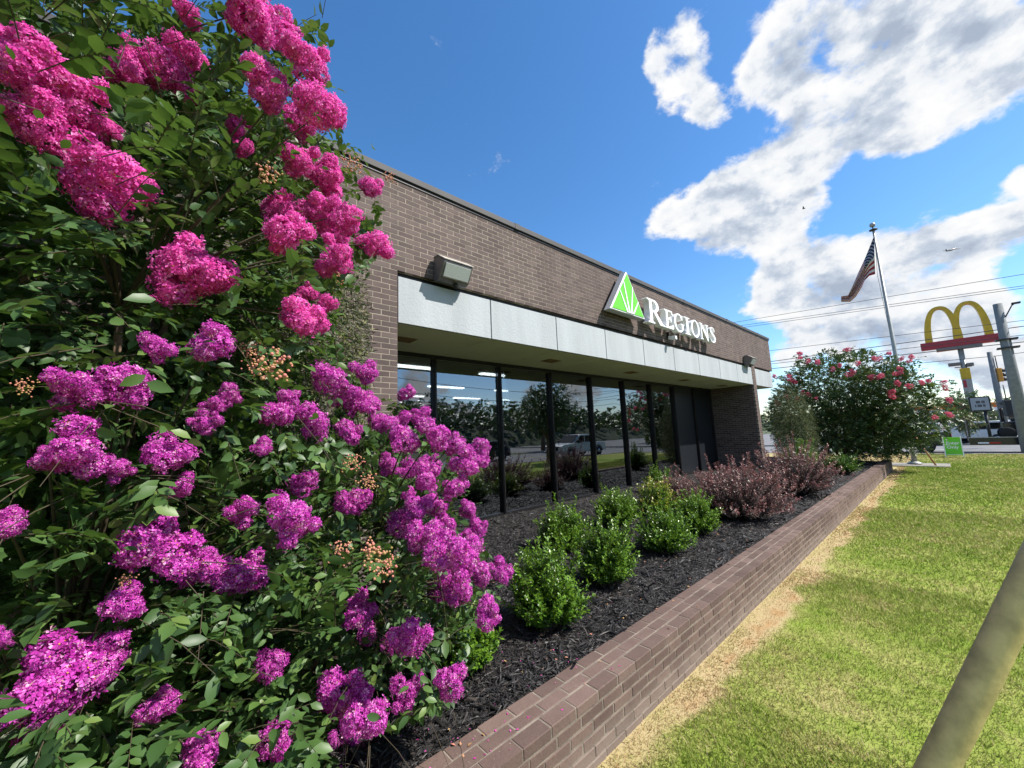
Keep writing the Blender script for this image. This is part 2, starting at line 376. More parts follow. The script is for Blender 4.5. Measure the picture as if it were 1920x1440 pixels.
def vnoise(x, y, s, seed=0):
    """smooth value noise in numpy"""
    x = np.asarray(x) * s; y = np.asarray(y) * s
    xi = np.floor(x).astype(np.int64); yi = np.floor(y).astype(np.int64); fx = x - xi; fy = y - yi
    fx = fx * fx * (3 - 2 * fx); fy = fy * fy * (3 - 2 * fy)
    def h(a, b_):
        k = (a * 374761393 + b_ * 668265263 + seed * 1442695041) & 0x7fffffff
        k = ((k ^ (k >> 13)) * 1274126177) & 0x7fffffff
        return ((k ^ (k >> 16)) & 0xffff) / 65535.0
    return (h(xi, yi) * (1 - fx) + h(xi + 1, yi) * fx) * (1 - fy) + (h(xi, yi + 1) * (1 - fx) + h(xi + 1, yi + 1) * fx) * fy

# leaf blades
LV8 = np.array([(0, 0, 0), (.30, .235, .05), (.30, -.235, .05), (.32, 0, 0), (.66, .22, .03), (.66, -.22, .03), (.68, 0, -.03), (1, 0, -.12)])
LF8 = np.array([(0, 3, 1), (0, 2, 3), (1, 3, 6), (1, 6, 4), (3, 2, 5), (3, 5, 6), (4, 6, 7), (6, 5, 7)])
LV4 = np.array([(0, 0, 0), (.5, .25, .05), (.5, -.25, .05), (1, 0, -.05), (.5, 0, 0)])
LF4 = np.array([(0, 4, 1), (0, 2, 4), (1, 4, 3), (4, 2, 3)])
LV2 = np.array([(0, 0, 0), (.5, .25, .04), (1, 0, -.04), (.5, -.25, .04)])
LF2 = np.array([(0, 2, 1), (0, 3, 2)])
def frames(D, U):
    D = unit(D); S = unit(np.cross(U, D)); N = np.cross(D, S)
    return D, S, N
def leaf_arrays(P, D, U, L, tone, T=(LV8, LF8), width=1.0):
    tv, tf = T; D, S, N = frames(D, U)
    V = P[:, None] + L[:, None, None] * (tv[None, :, 0:1] * D[:, None] + width * tv[None, :, 1:2] * S[:, None] + tv[None, :, 2:3] * N[:, None])
    n = len(P); F = (tf[None] + (np.arange(n) * len(tv))[:, None, None]).reshape(-1, 3)
    return V.reshape(-1, 3), F, np.repeat(tone, len(tv))
def leaf_mesh(name, P, D, U, L, tone, T=(LV8, LF8), width=1.0):
    V, F, tn = leaf_arrays(P, D, U, L, tone, T, width)
    return npmesh(name, V, F, tn, smooth=True)

# ------------------------------------------------------------------ setting
G = bpy.data.meshes.new('ground')
G.from_pydata([(-900, -900, -.135), (900, -900, -.135), (900, 900, -.135), (-900, 900, -.135)], [], [(0, 1, 2, 3)])
mat_plain('far_ground', (0.07, 0.085, 0.035), 0.95, var=0.35, scale=0.15)
tag(link('ground', G, 'far_ground'), kind='structure')

XK = 31.6            # kerb of the cross street
YS = -8.6            # kerb of the street in front (behind the camera)
YF = 4.30; YW = 5.79 # facade plane, window plane
def dryness(x, y):
    x = np.asarray(x, float); y = np.asarray(y, float)
    n = .32 * vnoise(x, y, .8, 1) + .34 * vnoise(x, y, 2.6, 2) + .34 * vnoise(x, y, 8, 3)
    base = np.clip(.36 + (n - .5) * .64 + (vnoise(x, y, 19, 12) - .5) * .16, .02, .62)
    dw = 1.60 - y + (vnoise(x, y, 3.0, 5) - .5) * .16 + (vnoise(x, y, 9, 6) - .5) * .07
    strip = 1 / (1 + np.exp((dw - (.20 + .10 * vnoise(x, x * 0, .6, 9) + .10 * (vnoise(x, y, 6, 14) - .5))) * 16))
    far = np.clip((x - 25) / 5, 0, 1) * .18
    pale = .72 + .14 * vnoise(x, y, 5, 7)
    rusty = np.exp(-((dw - .21) / .08) ** 2) * .30
    return np.clip(base * (1 - strip) + (pale + rusty) * strip + far * (1 - strip), 0, 1)
def grid(name, x, y, zf, mat, tf=None):
    X, Y = np.meshgrid(x, y, indexing='ij'); nx, ny = X.shape
    Z = zf(X, Y) if callable(zf) else np.full_like(X, zf)
    V = np.stack([X, Y, Z], -1).reshape(-1, 3)
    i = np.arange((nx - 1))[:, None] * ny + np.arange(ny - 1)[None]
    F = np.stack([i, i + ny, i + ny + 1, i + 1], -1).reshape(-1, 4)
    tn = None if tf is None else tf(X, Y).ravel()
    me = npmesh(name, V, F, tn, smooth=True); me.materials.append(M(mat))
    o = bpy.data.objects.new(name, me); C.objects.link(o); return o
gx = np.concatenate([np.arange(-20, 0, .5), np.arange(0, 12, .06), np.arange(12, XK, .25), [XK]])
gy = np.concatenate([np.arange(YS, -3, .4), np.arange(-3, 1.59, .05), [1.605]])
tag(grid('lawn', gx, gy, lambda X, Y: .012 * (vnoise(X, Y, 1.5, 4) - .5), 'lawn_ground', dryness), kind='structure')
# lawn past the end of the planter
gx2 = np.concatenate([np.arange(21.52, XK, .25), [XK]])
tag(grid('lawn_corner', gx2, np.arange(1.605, 14, .4), 0.0, 'lawn_ground', dryness), kind='structure')

# grass blades (mown short), dense near the camera
def grass():
    Ps = []
    for x0, x1, y0, y1, dens in ((.3, 3.2, -1.6, 1.585, 15000), (3.2, 6.5, -1.8, 1.585, 7500), (6.5, 12, -2.2, 1.585, 2800), (12, 23, -3.2, 1.585, 900), (23, 31.5, -4, 5, 420)):
        n = int((x1 - x0) * (y1 - y0) * dens)
        Ps.append(np.stack([rng.uniform(x0, x1, n), rng.uniform(y0, y1, n)], 1))
    P = np.concatenate(Ps); n = len(P); dr = dryness(P[:, 0], P[:, 1])
    keep = rng.random(n) > np.clip((dr - .6) * 1.4, 0, .55); P = P[keep]; dr = dr[keep]; n = len(P)
    far = np.clip((P[:, 0] - 5) / 8, 0, 1)
    h = rng.uniform(.016, .042, n) * (1 - .35 * (dr > .62)) * (1 + .3 * far); wd = rng.uniform(.0020, .0042, n) * (1 + 3.0 * far + 3 * np.clip((P[:, 0] - 14) / 10, 0, 1))
    a = rng.uniform(0, 2 * math.pi, n); lean = rng.uniform(.2, 1.3, n) * h
    base = np.stack([P[:, 0], P[:, 1], np.full(n, -.004)], 1)
    s = np.stack([np.cos(a), np.sin(a), np.zeros(n)], 1) * wd[:, None]
    l2 = a + 1.57 + rng.normal(0, .5, n)
    tip = base + np.stack([np.cos(l2) * lean, np.sin(l2) * lean, h], 1)
    V = np.stack([base - s, base + s, tip], 1).reshape(-1, 3)
    F = np.arange(3 * n).reshape(-1, 3)
    tn = np.clip(dr + rng.normal(0, .15, n) + .28 * (rng.random(n) < .10), 0, 1)
    me = npmesh('grass', V, F, np.repeat(tn, 3))
    tag(link('grass', me, 'grass'), 'short mown green and straw coloured grass beside the brick planter wall', 'grass', kind='stuff')
grass()

# streets
def sheet(name, x0, x1, y0, y1, z, mat):
    me = bpy.data.meshes.new(name); me.from_pydata([(x0, y0, z), (x1, y0, z), (x1, y1, z), (x0, y1, z)], [], [(0, 1, 2, 3)])
    return tag(link(name, me, mat), kind='structure')
sheet('cross_street', XK + .22, XK + 12.5, -220, 220, -.115, 'asphalt')
sheet('front_street', -220, XK + .2, YS - 11, YS - .22, -.115, 'asphalt')
sheet('far_car_park', XK + 15, XK + 75, -60, 40, -.110, 'asphalt')
def kerb(name, *b): return tag(box(name, *b, 'kerb', None, .015), kind='structure')
kerb('kerb_cross', XK, XK + .22, YS, 60, -.13, .035)
kerb('kerb_front', -80, XK - .01, YS - .22, YS, -.13, .035)
kerb('kerb_far', XK + 12.5, XK + 12.72, -60, 80, -.13, .03)
for i, y_ in enumerate(np.arange(-30, 30, 6)):
    sheet('lane_marking', XK + 6.3, XK + 6.42, y_, y_ + 3, -.110, 'paint')
for i, x_ in enumerate(np.arange(-30, 30, 6)):
    sheet('lane_marking', x_, x_ + 3, YS - 5.7, YS - 5.58, -.110, 'yellow_paint')

# planter bed
def bed_z(X, Y):
    return .335 + .045 * np.clip((Y - 1.9) / 3.8, 0, 1) * 2.6 + .035 * (vnoise(X, Y, 2.0, 21) - .5) + .022 * (vnoise(X, Y, 9, 22) - .5) + .010 * (vnoise(X, Y, 26, 23) - .5)
bx_ = np.concatenate([np.arange(-6, .2, .12), np.arange(.2, 8, .03), np.arange(8, 21.3, .08), [21.3]]); by_ = np.concatenate([np.arange(1.875, 5.9, .035)])
tag(grid('mulch_bed', bx_, by_, bed_z, 'soil'), kind='structure')
def mulch():
    Ps = []
    for x0, x1, y0, y1, dens in ((-.2, 3.2, 1.885, 4.25, 5200), (3.2, 6.5, 1.885, 5.7, 3000), (6.5, 11, 1.885, 5.7, 1000), (11, 21, 1.9, 5.7, 250), (2.1, 3.2, 4.25, 5.7, 2500)):
        n = int((x1 - x0) * (y1 - y0) * dens); Ps.append(np.stack([rng.uniform(x0, x1, n), rng.uniform(y0, y1, n)], 1))
    P = np.concatenate(Ps); n = len(P)
    z = bed_z(P[:, 0], P[:, 1]) + rng.uniform(0, .016, n)
    P3 = np.concatenate([P, z[:, None]], 1)
    a = rng.uniform(0, 2 * math.pi, n); D = np.stack([np.cos(a), np.sin(a), rng.normal(0, .28, n)], 1)
    U = np.stack([rng.normal(0, .5, n), rng.normal(0, .5, n), np.ones(n)], 1)
    big = 1 + 1.2 * (rng.random(n) > .96)
    L = rng.uniform(.018, .070, n) * big * (1 + .6 * np.clip((P[:, 0] - 6) / 5, 0, 1))
    wd = rng.uniform(.22, .6, n)
    tv = np.array([(0, .12, 0), (1, .18, 0), (1, -.12, 0), (0, -.2, 0), (.5, 0, .13)]); tf = np.array([(0, 4, 1), (1, 4, 2), (2, 4, 3), (3, 4, 0)])
    D, S, N = frames(D, U)
    V = P3[:, None] + L[:, None, None] * (tv[None, :, 0:1] * D[:, None] + wd[:, None, None] * tv[None, :, 1:2] * S[:, None] + wd[:, None, None] * tv[None, :, 2:3] * N[:, None])
    F = (tf[None] + (np.arange(n) * 5)[:, None, None]).reshape(-1, 3)
    tn = np.repeat(rng.beta(1.6, 2.4, n), 5)
    me = npmesh('mulch_chips', V.reshape(-1, 3), F, tn)
    tag(link('mulch_chips', me, 'mulch'), 'black shredded bark mulch covering the planter bed', 'mulch', kind='stuff')
mulch()

# ------------------------------------------------------------------ bricks
BL, BH, JT = .2082, .0675, .0095
def brick_parts(parent, blocks, mat, top=300, vis=None, name='brick', bev=.0015, jy=.0004):
    """blocks: list of (x0,x1,y0,y1,z0,z1); the `top` ones that show largest become single parts, the rest one part of kind stuff"""
    B = np.array(blocks); ctr = np.stack([(B[:, 0] + B[:, 1]) / 2, B[:, 2], (B[:, 4] + B[:, 5]) / 2], 1)
    sz = B[:, [1, 3, 5]] - B[:, [0, 2, 4]]
    px, py, zz = project(ctr)
    ok = (zz > .3) & (px > 0) & (px < 1920) & (py > 0) & (py < 1440)
    if vis is not None: ok &= vis(px, py)
    area = np.where(ok, (FPX / np.maximum(zz, .3)) ** 2 * sz[:, 0] * np.maximum(sz[:, 2], sz[:, 1]), 0)
    order = np.argsort(-area); sel = set(order[:top][area[order[:top]] > 0].tolist())
    cache = {}
    org = np.array(parent.location)
    for i in sel:
        key = (round(sz[i, 0], 3), round(sz[i, 1], 3), round(sz[i, 2], 3), random.randrange(9))
        if key not in cache:
            bm = bmesh.new(); s = sz[i] / 2
            vs = [bm.verts.new(v) for v in boxv(-s[0], s[0], -s[1], s[1], -s[2], s[2])]
            for f in BOXF: bm.faces.new([vs[k] for k in f])
            bmesh.ops.bevel(bm, geom=list(bm.edges), offset=bev, segments=1, affect='EDGES')
            me = bpy.data.meshes.new(name); bm.to_mesh(me); bm.free()
            a = me.attributes.new('tone', 'FLOAT', 'POINT'); tv = (key[3] + .5) / 9
            a.data.foreach_set('value', np.full(len(me.vertices), .27 + .46 * tv, np.float32)); me.materials.append(M(mat)); cache[key] = me
        o = bpy.data.objects.new(name, cache[key]); C.objects.link(o); o.parent = parent
        c3 = (B[i, [0, 2, 4]] + B[i, [1, 3, 5]]) / 2 - org
        o.location = c3 + np.array([random.uniform(-.0012, .0012), random.uniform(-jy, jy), random.uniform(-.001, .001)])
        o.rotation_euler = (random.uniform(-1, 1) * jy * 2, random.uniform(-.003, .003), random.uniform(-1, 1) * jy * 2)
    rest = [i for i in range(len(B)) if i not in sel]
    if rest:
        Bv = []
        for i in rest:
            j = random.uniform(-jy, jy); b_ = B[i].copy(); b_[[0, 1]] -= org[0]; b_[[2, 3]] += j - org[1]; b_[[4, 5]] -= org[2]; Bv.append(b_)
        me = boxes_mesh('brickwork', Bv, np.clip(rng.normal(.5, .14, len(Bv)), 0, 1))
        tag(link('brickwork', me, mat, parent), kind='stuff')

# ------------------------------------------------------------------ bank building
bank = empty('bank_building', (0, YF, 0), 'single storey brown brick building with white fascia panels and dark windows', 'building')
O = np.array([0, YF, 0])
X0, X1 = 2.03, 15.2          # window bay
XC = 15.52                   # column
XE = 17.65                   # corner
ZT, ZFT, ZFB = 5.26, 4.005, 3.36
def pbox(name, x0, x1, y0, y1, z0, z1, mat, parent=bank, bev=0.0):
    return box(name, x0, x1, y0 - YF, y1 - YF, z0, z1, mat, parent, bev)
J = .0022
wall_m = bpy.data.meshes.new('wall')
WB = [(-5, X0 - J, YF + J, 12, 0, ZFB - .02), (-5, XE - J, YF + J, YF + .30, ZFT + .02, ZT), (-5, X0 - J, YF + J, YF + .30, ZFB - .02, ZFT + .02),
      (X1 + J, XC - J, YF + J, YW + .05, .3, ZFT + .02), (XE - .3, XE - J, YF + .301, 14, ZFT + .02, ZT)]
wall = link('wall', boxes_mesh('wall', [(a, b_, c - YF, d - YF, e, f) for a, b_, c, d, e, f in WB]), 'mortar', bank)
def facade_bricks():
    out = []
    nc = int((ZT - 0.02) / BH)
    zbase = ZFT + .02 - BH * int((ZFT + .02) / BH)
    for k in range(int((ZT - zbase) / BH) + 1):
        z0 = zbase + k * BH; z1 = z0 + BH - JT
        if z1 > ZT: break
        off = (k % 2) * BL / 2
        segs = [(-1.2, XE)] if z0 > ZFT - .01 else [(-1.2, X0)]
        if z0 < ZFT - .01: segs.append((X1, XC))
        for a, b_ in segs:
            # courses start from the opening edge so that joints meet it
            xr = b_ + off
            xs = []
            x = xr
            while x > a:
                l = max(a, x - BL + JT); r_ = min(b_, x)
                if r_ - l > .03: xs.append((l, r_))
                x -= BL
            for l, r_ in xs: out.append((l, r_, YF, YF + .05, z0, z1))
    return out
brick_parts(wall, [(a, b_, c - YF + YF, d, e, f) for a, b_, c, d, e, f in facade_bricks()], 'brick', 300,
            vis=lambda px, py: (px > 640) & ~((px < 760) & (py > 760)) & ~((px < 740) & (py < 500)))
# the wall object sits under the Empty: move its pieces into the Empty's frame
for o in wall.children: o.location = Vector(o.location) - Vector((0, YF, 0))
# brick side of the far column and of the near pier (seen inside the recess), joined
side = []
for k in range(int((ZFB - .3) / BH)):
    z0 = ZFB - (k + 1) * BH; off = (k % 2) * BL / 2
    y = YF + .056 - off
    while y < YW - .02:
        a, b_ = max(YF + .056, y), min(YW, y + BL - JT)
        if b_ - a > .03:
            side.append((X1 - .002, X1 + .05, a - YF, b_ - YF, z0, z0 + BH - JT)); side.append((X0 - .05, X0, a - YF, b_ - YF, z0, z0 + BH - JT))
            side.append((XC - .05, XC, a - YF, b_ - YF, z0, z0 + BH - JT))
        y += BL
tag(link('return_brickwork', boxes_mesh('return_brickwork', side, np.clip(rng.normal(.5, .22, len(side)), 0, 1)), 'brick', bank), kind='stuff')
# roof edge
cop = pbox('coping', -5, XE + .03, YF - .035, YF + .34, ZT + .012, ZT + .10, 'coping', bank, .006)
pbox('coping_drip', -5, XE + .02, YF - .012, YF + .02, ZT - .025, ZT + .010, 'bronze')
for x in np.arange(1.0, XE, 3.05): box('coping_joint', x, x + .10, -.040, .342, ZT + .008, ZT + .1045, 'coping', cop)
pbox('coping', XE - .33, XE + .03, YF + .342, 14, ZT + .012, ZT + .10, 'coping')
pbox('roof', -5, XE - .3, YF + .302, 14, ZT - .35, ZT - .25, 'roofing')
# fascia panels
MOD = 1.4622
pj = [X0 + .006] + [x for x in (2.03 + MOD * k + .02 for k in range(1, 10)) if x < X1 - .4] + [X1 - .006]
for a, b_ in zip(pj[:-1], pj[1:]):
    pbox('fascia_panel', a + .010, b_ - .010, YF + .012, YF + .06, ZFB, ZFT - .05, 'panel', bank, .004)
pbox('fascia_panel', XC + .01, XE - .12, YF + .012, YF + .06, ZFB + .0, ZFT - .05, 'panel', bank, .004)
pbox('fascia_backing', X0, X1, YF + .062, YF + .28, ZFB + .04, ZFT + .018, 'bronze')
pbox('fascia_backing', XC, XE - .1, YF + .062, YF + .28, ZFB + .04, ZFT + .018, 'bronze')
# soffit panels with open joints
for i, (a, b_) in enumerate(zip(pj[:-1], pj[1:])):
    s = pbox('soffit_panel', a + .008, b_ - .008, YF + .062, YW - .06, ZFB + .002, ZFB + .032, 'soffit')
    if i in (0, 2, 4, 6, 8):
        cx = (a + b_) / 2 - .12 if i else a + .42
        v = box('soffit_vent', cx - .17, cx + .17, .60, .86, ZFB - .008, ZFB + .001, 'vent_rust', s)
pbox('soffit_panel', XC + .01, XE - .13, YF + .062, YW + .5, ZFB + .002, ZFB + .032, 'soffit')
pbox('corner_wall', XC + .02, XE - .25, YW + .2, YW + .4, .3, ZFB, 'spandrel')
# curtain wall
mull = [3.388 + MOD * k for k in range(9)]
edges = [X0] + mull
ZB = .45
pbox('head_rail', X0, X1, YW - .05, YW + .05, ZFB - .07, ZFB + .03, 'bronze')
pbox('sill_rail', X0, X1, YW - .05, YW + .05, ZB - .08, ZB + .05, 'bronze')
for i, x in enumerate(mull):
    if x < X1: 
        mo = pbox('mullion', x - .026, x + .026, YW - .075, YW + .05, ZB + .052, ZFB - .072, 'bronze', bank, .006)
        box('mullion_cap', x - .012, x + .012, -.012 + YW - .075 - YF, YW - .076 - YF, ZB + .06, ZFB - .08, 'bronze', mo)
ed2 = [e for e in edges if e < X1] + [X1]
for i, (a, b_) in enumerate(zip(ed2[:-1], ed2[1:])):
    if b_ - a < .1: continue
    last = i >= 7
    pn = pbox('window_pane' if not last else 'spandrel_panel', a + .027, b_ - .027, YW - .004, YW + .004, ZB + .052, ZFB - .072, 'spandrel' if last else 'glass')
    if i == 6:   # lower rail of the door leaf
        pbox('door_rail', a + .03, b_ - .03, YW - .04, YW - .006, ZB + .30, ZB + .36, 'bronze'); pbox('door_kick', a + .03, b_ - .03, YW - .03, YW - .008, ZB + .05, ZB + .298, 'bronze')
    if not last:
        sl = []
        z = ZB + .06
        while z < ZB + 1.75:
            sl.append((a + .04, b_ - .04, YW + .07 - YF, YW + .085 - YF, z, z + .020)); z += .034
        tag(link('window_blind', boxes_mesh('window_blind', sl), 'blind', bank), kind='stuff')
# room behind the glass
room = bpy.data.meshes.new('interior')
RB = [(X0 - .3, X1 + .2, YW + .2, 13, ZB - .1, ZB - .06), (X0 - .3, X1 + .2, YW + .06, 13, ZFB + .06, ZFB + .1), (X0 - .3, X1 + .2, 13, 13.1, ZB, ZFB), (X1 + .1, X1 + .2, YW + .06, 13, ZB, ZFB + .1), (X0 - .4, X0 - .3, YW + .06, 13, ZB, ZFB + .1)]
link('room', boxes_mesh('room', [(a, b_, c - YF, d - YF, e, f) for a, b_, c, d, e, f in RB]), 'interior', bank)
for yy in (7.0, 9.4, 11.8):
    for xx in np.arange(3.0, 14.5, 2.4):
        pbox('ceiling_lamp', xx, xx + 1.15, yy, yy + .16, ZFB + .02, ZFB + .055, 'tube_light')

# ------------------------------------------------------------------ planter wall
PW0, PW1, PX1, PXJ = 1.60, 1.885, 21.45, 16.35
CAPZ = .38
pw = empty('planter_wall', (0, PW0, 0), 'long low brown brick planter wall with a flat brick cap beside the lawn', 'wall')
link('wall_core', boxes_mesh('wall_core', [(-4, PXJ, .0035, PW1 - PW0 - .007, -.1, CAPZ - .003), (PXJ + .001, PX1 - .006, .0375, PW1 - PW0 - .007, -.1, CAPZ - .005)]), 'wall_mortar', pw)
blk = []
rows = [(0, .096), (.104, .186), (.194, PW1 - PW0)]
for r_i, (ya, yb) in enumerate(rows):
    x = -1.5 + (.31 * r_i % 1) * BL
    while x < PX1 - .02:
        l = x; r_ = min(PX1, x + BL - .0075)
        yy = PW0 + ya + (.034 if l >= PXJ and r_i == 0 else 0)
        if r_ - l > .03: blk.append((l, r_, yy, PW0 + yb, CAPZ - .058, CAPZ))
        x += BL
for k in range(5):
    z1 = CAPZ - .0665 - k * BH; z0 = z1 - BH + JT
    x = -1.5 + (k % 2) * BL / 2 + .04
    while x < PX1 - .02:
        r_ = min(PX1, x + BL - JT * .8)
        yy = PW0 + (.034 if x >= PXJ else 0)
        if r_ - x > .03: blk.append((x, r_, yy, yy + .05, max(z0, -.08), z1))
        x += BL
brick_parts(pw, blk, 'wall_brick', 300, vis=lambda px, py: px > 760, bev=.0045, jy=.0016)
# end face of the wall is covered by core; a pale weathered band of footing shows at the lawn

# ------------------------------------------------------------------ sign on the facade
SY = 4.06
def curve_mesh(name, splines, depth, bevel=0.0):
    cu = bpy.data.curves.new(name, 'CURVE'); cu.dimensions = '2D'; cu.fill_mode = 'BOTH'; cu.extrude = depth / 2; cu.bevel_depth = bevel
    for pts in splines:
        sp = cu.splines.new('POLY'); sp.points.add(len(pts) - 1); sp.use_cyclic_u = True
        for q, (a, b_) in zip(sp.points, pts): q.co = (a, b_, 0, 1)
    o = bpy.data.objects.new(name, cu)
    me = bpy.data.meshes.new_from_object(o); me.name = name
    bpy.data.objects.remove(o); bpy.data.curves.remove(cu)
    return me
def arc(cx, cy, rx, ry, a0, a1, n=14):
    return [(cx + rx * math.cos(R(a0 + (a1 - a0) * i / n)), cy + ry * math.sin(R(a0 + (a1 - a0) * i / n))) for i in range(n + 1)]
def thick(pts, wd, n=40):
    p = np.array(pts); k = len(p); tt = np.linspace(0, k - 1, n)
    def cr(a, t_):
        i = int(min(t_, k - 1.0001)); f = t_ - i; g = lambda j: a[min(max(j, 0), k - 1)]
        return .5 * (2 * g(i) + (g(i + 1) - g(i - 1)) * f + (2 * g(i - 1) - 5 * g(i) + 4 * g(i + 1) - g(i + 2)) * f * f + (3 * g(i) - g(i - 1) - 3 * g(i + 1) + g(i + 2)) * f ** 3)
    c = np.array([cr(p, q) for q in tt]); wv_ = np.interp(tt, np.arange(k), wd)
    d = np.gradient(c, axis=0); d /= np.linalg.norm(d, axis=1)[:, None]; nn = np.stack([-d[:, 1], d[:, 0]], 1)
    return (c + nn * wv_[:, None] / 2).tolist() + (c - nn * wv_[:, None] / 2)[::-1].tolist()
GL = {
 'I': [[(0,0),(.36,0),(.36,.045),(.25,.08),(.25,.92),(.36,.955),(.36,1),(0,1),(0,.955),(.11,.92),(.11,.08),(0,.045)]],
 'E': [[(0,0),(.62,0),(.67,.25),(.62,.25),(.52,.07),(.25,.06),(.25,.48),(.42,.48),(.47,.37),(.51,.37),(.51,.67),(.47,.67),(.42,.56),(.25,.56),(.25,.93),(.5,.93),(.58,.77),(.63,.77),(.6,1),(0,1),(0,.955),(.11,.92),(.11,.08),(0,.045)]],
 'N': [[(0,0),(.27,0),(.27,.045),(.18,.08),(.18,.76),(.72,-.03),(.79,-.03),(.79,.92),(.89,.955),(.89,1),(.61,1),(.61,.955),(.71,.92),(.71,.28),(.22,1),(0,1),(0,.955),(.1,.92),(.1,.08),(0,.045)]],
 'O': [arc(.43,.5,.43,.53,0,350,30), arc(.43,.5,.275,.455,0,350,30)],
 'G': [arc(.42,.5,.42,.53,52,318,26) + [(.80,.16),(.80,.40),(.88,.44),(.88,.49),(.56,.49),(.56,.44),(.66,.40),(.66,.14)] + arc(.42,.5,.265,.455,304,60,24) + [(.70,.70),(.75,.70),(.75,.99),(.70,.96)]],
 'S': [thick([(.50,.72),(.46,.86),(.33,.965),(.18,.93),(.11,.79),(.17,.64),(.32,.52),(.45,.39),(.49,.22),(.40,.07),(.24,.03),(.09,.10),(.04,.28)], [.02,.05,.06,.08,.12,.14,.15,.14,.12,.08,.06,.05,.02])],
 'R': [[(0,0),(.37,0),(.37,.045),(.26,.08),(.26,.47),(.34,.47),(.66,0),(.95,0),(.95,.04),(.84,.08),(.50,.49)] + arc(.38,.745,.27,.255,-62,90,12) + [(0,1),(0,.955),(.11,.92),(.11,.08),(0,.045)],
       [(.26,.55),(.26,.93),(.36,.93)] + arc(.37,.74,.125,.19,88,-88,8) + [(.36,.55)]],
}
sgn_base = at(1209, 600, y=SY)
sign = empty('bank_sign', (at(1143.5, 577.5, y=SY)[0], YF, 4.28), 'green triangle emblem with white rays and white serif letters reading REGIONS on the brick facade', 'sign')
so = np.array(sign.location)
tl, trr, ta = at(1143.5, 577.5, y=SY), at(1209, 600, y=SY), at(1173.5, 509, y=SY)
zb = (tl[2] + trr[2]) / 2
tri = [(tl[0] - so[0], zb - so[2]), (trr[0] - so[0], zb - so[2]), (ta[0] - so[0], ta[2] - so[2])]
cab = prism('triangle_cabinet', tri, 'y', SY - YF, SY - YF + .15, 'sign_return', sign, .008)
cx_ = (tri[0][0] + tri[1][0] + tri[2][0]) / 3; cz_ = (tri[0][1] + tri[1][1] + tri[2][1]) / 3
def ins(f): return [(cx_ + (p - cx_) * f, cz_ + (q - cz_) * f) for p, q in tri]
prism('triangle_border', ins(.975), 'y', SY - YF - .010, SY - YF - .001, 'sign_white', sign)
prism('green_face', ins(.90), 'y', SY - YF - .020, SY - YF - .0115, 'sign_green', sign)
# rays fan out from the foot of the triangle
it = ins(.915); bw = it[1][0] - it[0][0]
foot = it[0][0] + bw * .55
def on_edge(side, f):
    a, b_ = (it[0], it[2]) if side == 0 else (it[1], it[2])
    return (a[0] + (b_[0] - a[0]) * f, a[1] + (b_[1] - a[1]) * f)
for i, (sd, f, fx) in enumerate(((0, .50, -.085), (0, .75, -.028), (1, .70, .028), (1, .36, .085))):
    e = on_edge(sd, f); b0 = foot + fx * bw
    hw0, hw1 = .024 * bw, .012 * bw
    prism('ray', [(b0 - hw0, it[0][1]), (b0 + hw0, it[0][1]), (e[0] + hw1, e[1]), (e[0] - hw1, e[1])], 'y', SY - YF - .027 - .001 * i, SY - YF - .0215, 'sign_white', sign)
for q in (.2, .8): 
    xb = tri[0][0] + (tri[1][0] - tri[0][0]) * q
    box('bracket', xb - .06, xb + .06, SY - YF + .151, -.001, tri[0][1] + .06, tri[0][1] + .22, 'bronze', sign)
zbase = 4.285
LET = [('R', 1214.5, 1244.5, .560), ('E', 1246, 1262, .452), ('G', 1264, 1282, .452), ('I', 1283.5, 1293.5, .452), ('O', 1296, 1311, .452), ('N', 1313, 1328.5, .452), ('S', 1331, 1341, .452)]
for ch, pa, pb, hh in LET:
    pyc = np.interp((pa + pb) / 2, [1228, 1336], [580, 626])
    xa, xb = at(pa, pyc, y=SY)[0], at(pb, pyc, y=SY)[0]
    gw = max(p for s in GL[ch] for p, q in s)
    me = curve_mesh('letter', GL[ch], .14)
    lo = link('letter', me, 'sign_white', sign)
    lo.matrix_local = Matrix.Translation((xa - so[0], SY - YF + .07, zbase - so[2])) @ Matrix.Rotation(R(90), 4, 'X') @ Matrix.Diagonal(((xb - xa) / gw, hh, 1, 1))
    lo['label'] = 'white serif capital letter ' + ch
    box('stand_off', (xa + xb) / 2 - so[0] - .02, (xa + xb) / 2 - so[0] + .02, SY - YF + .135, -.001, zbase - so[2] + hh * .40, zbase - so[2] + hh * .46, 'bronze', lo).parent = sign

# small camera below the letters
p = at(1262, 633, y=4.16)
sc_ = empty('security_camera', (p[0], YF, p[2]), 'small white security camera mounted just below the sign letters', 'camera')
box('mount', -.03, .03, -.05, -.001, .02, .16, 'bronze', sc_); prism('body', [(-.22, -.06), (-.04, -.03), (-.04, .05), (-.22, .03)], 'x', -.045, .045, 'sign_white', sc_, .008)

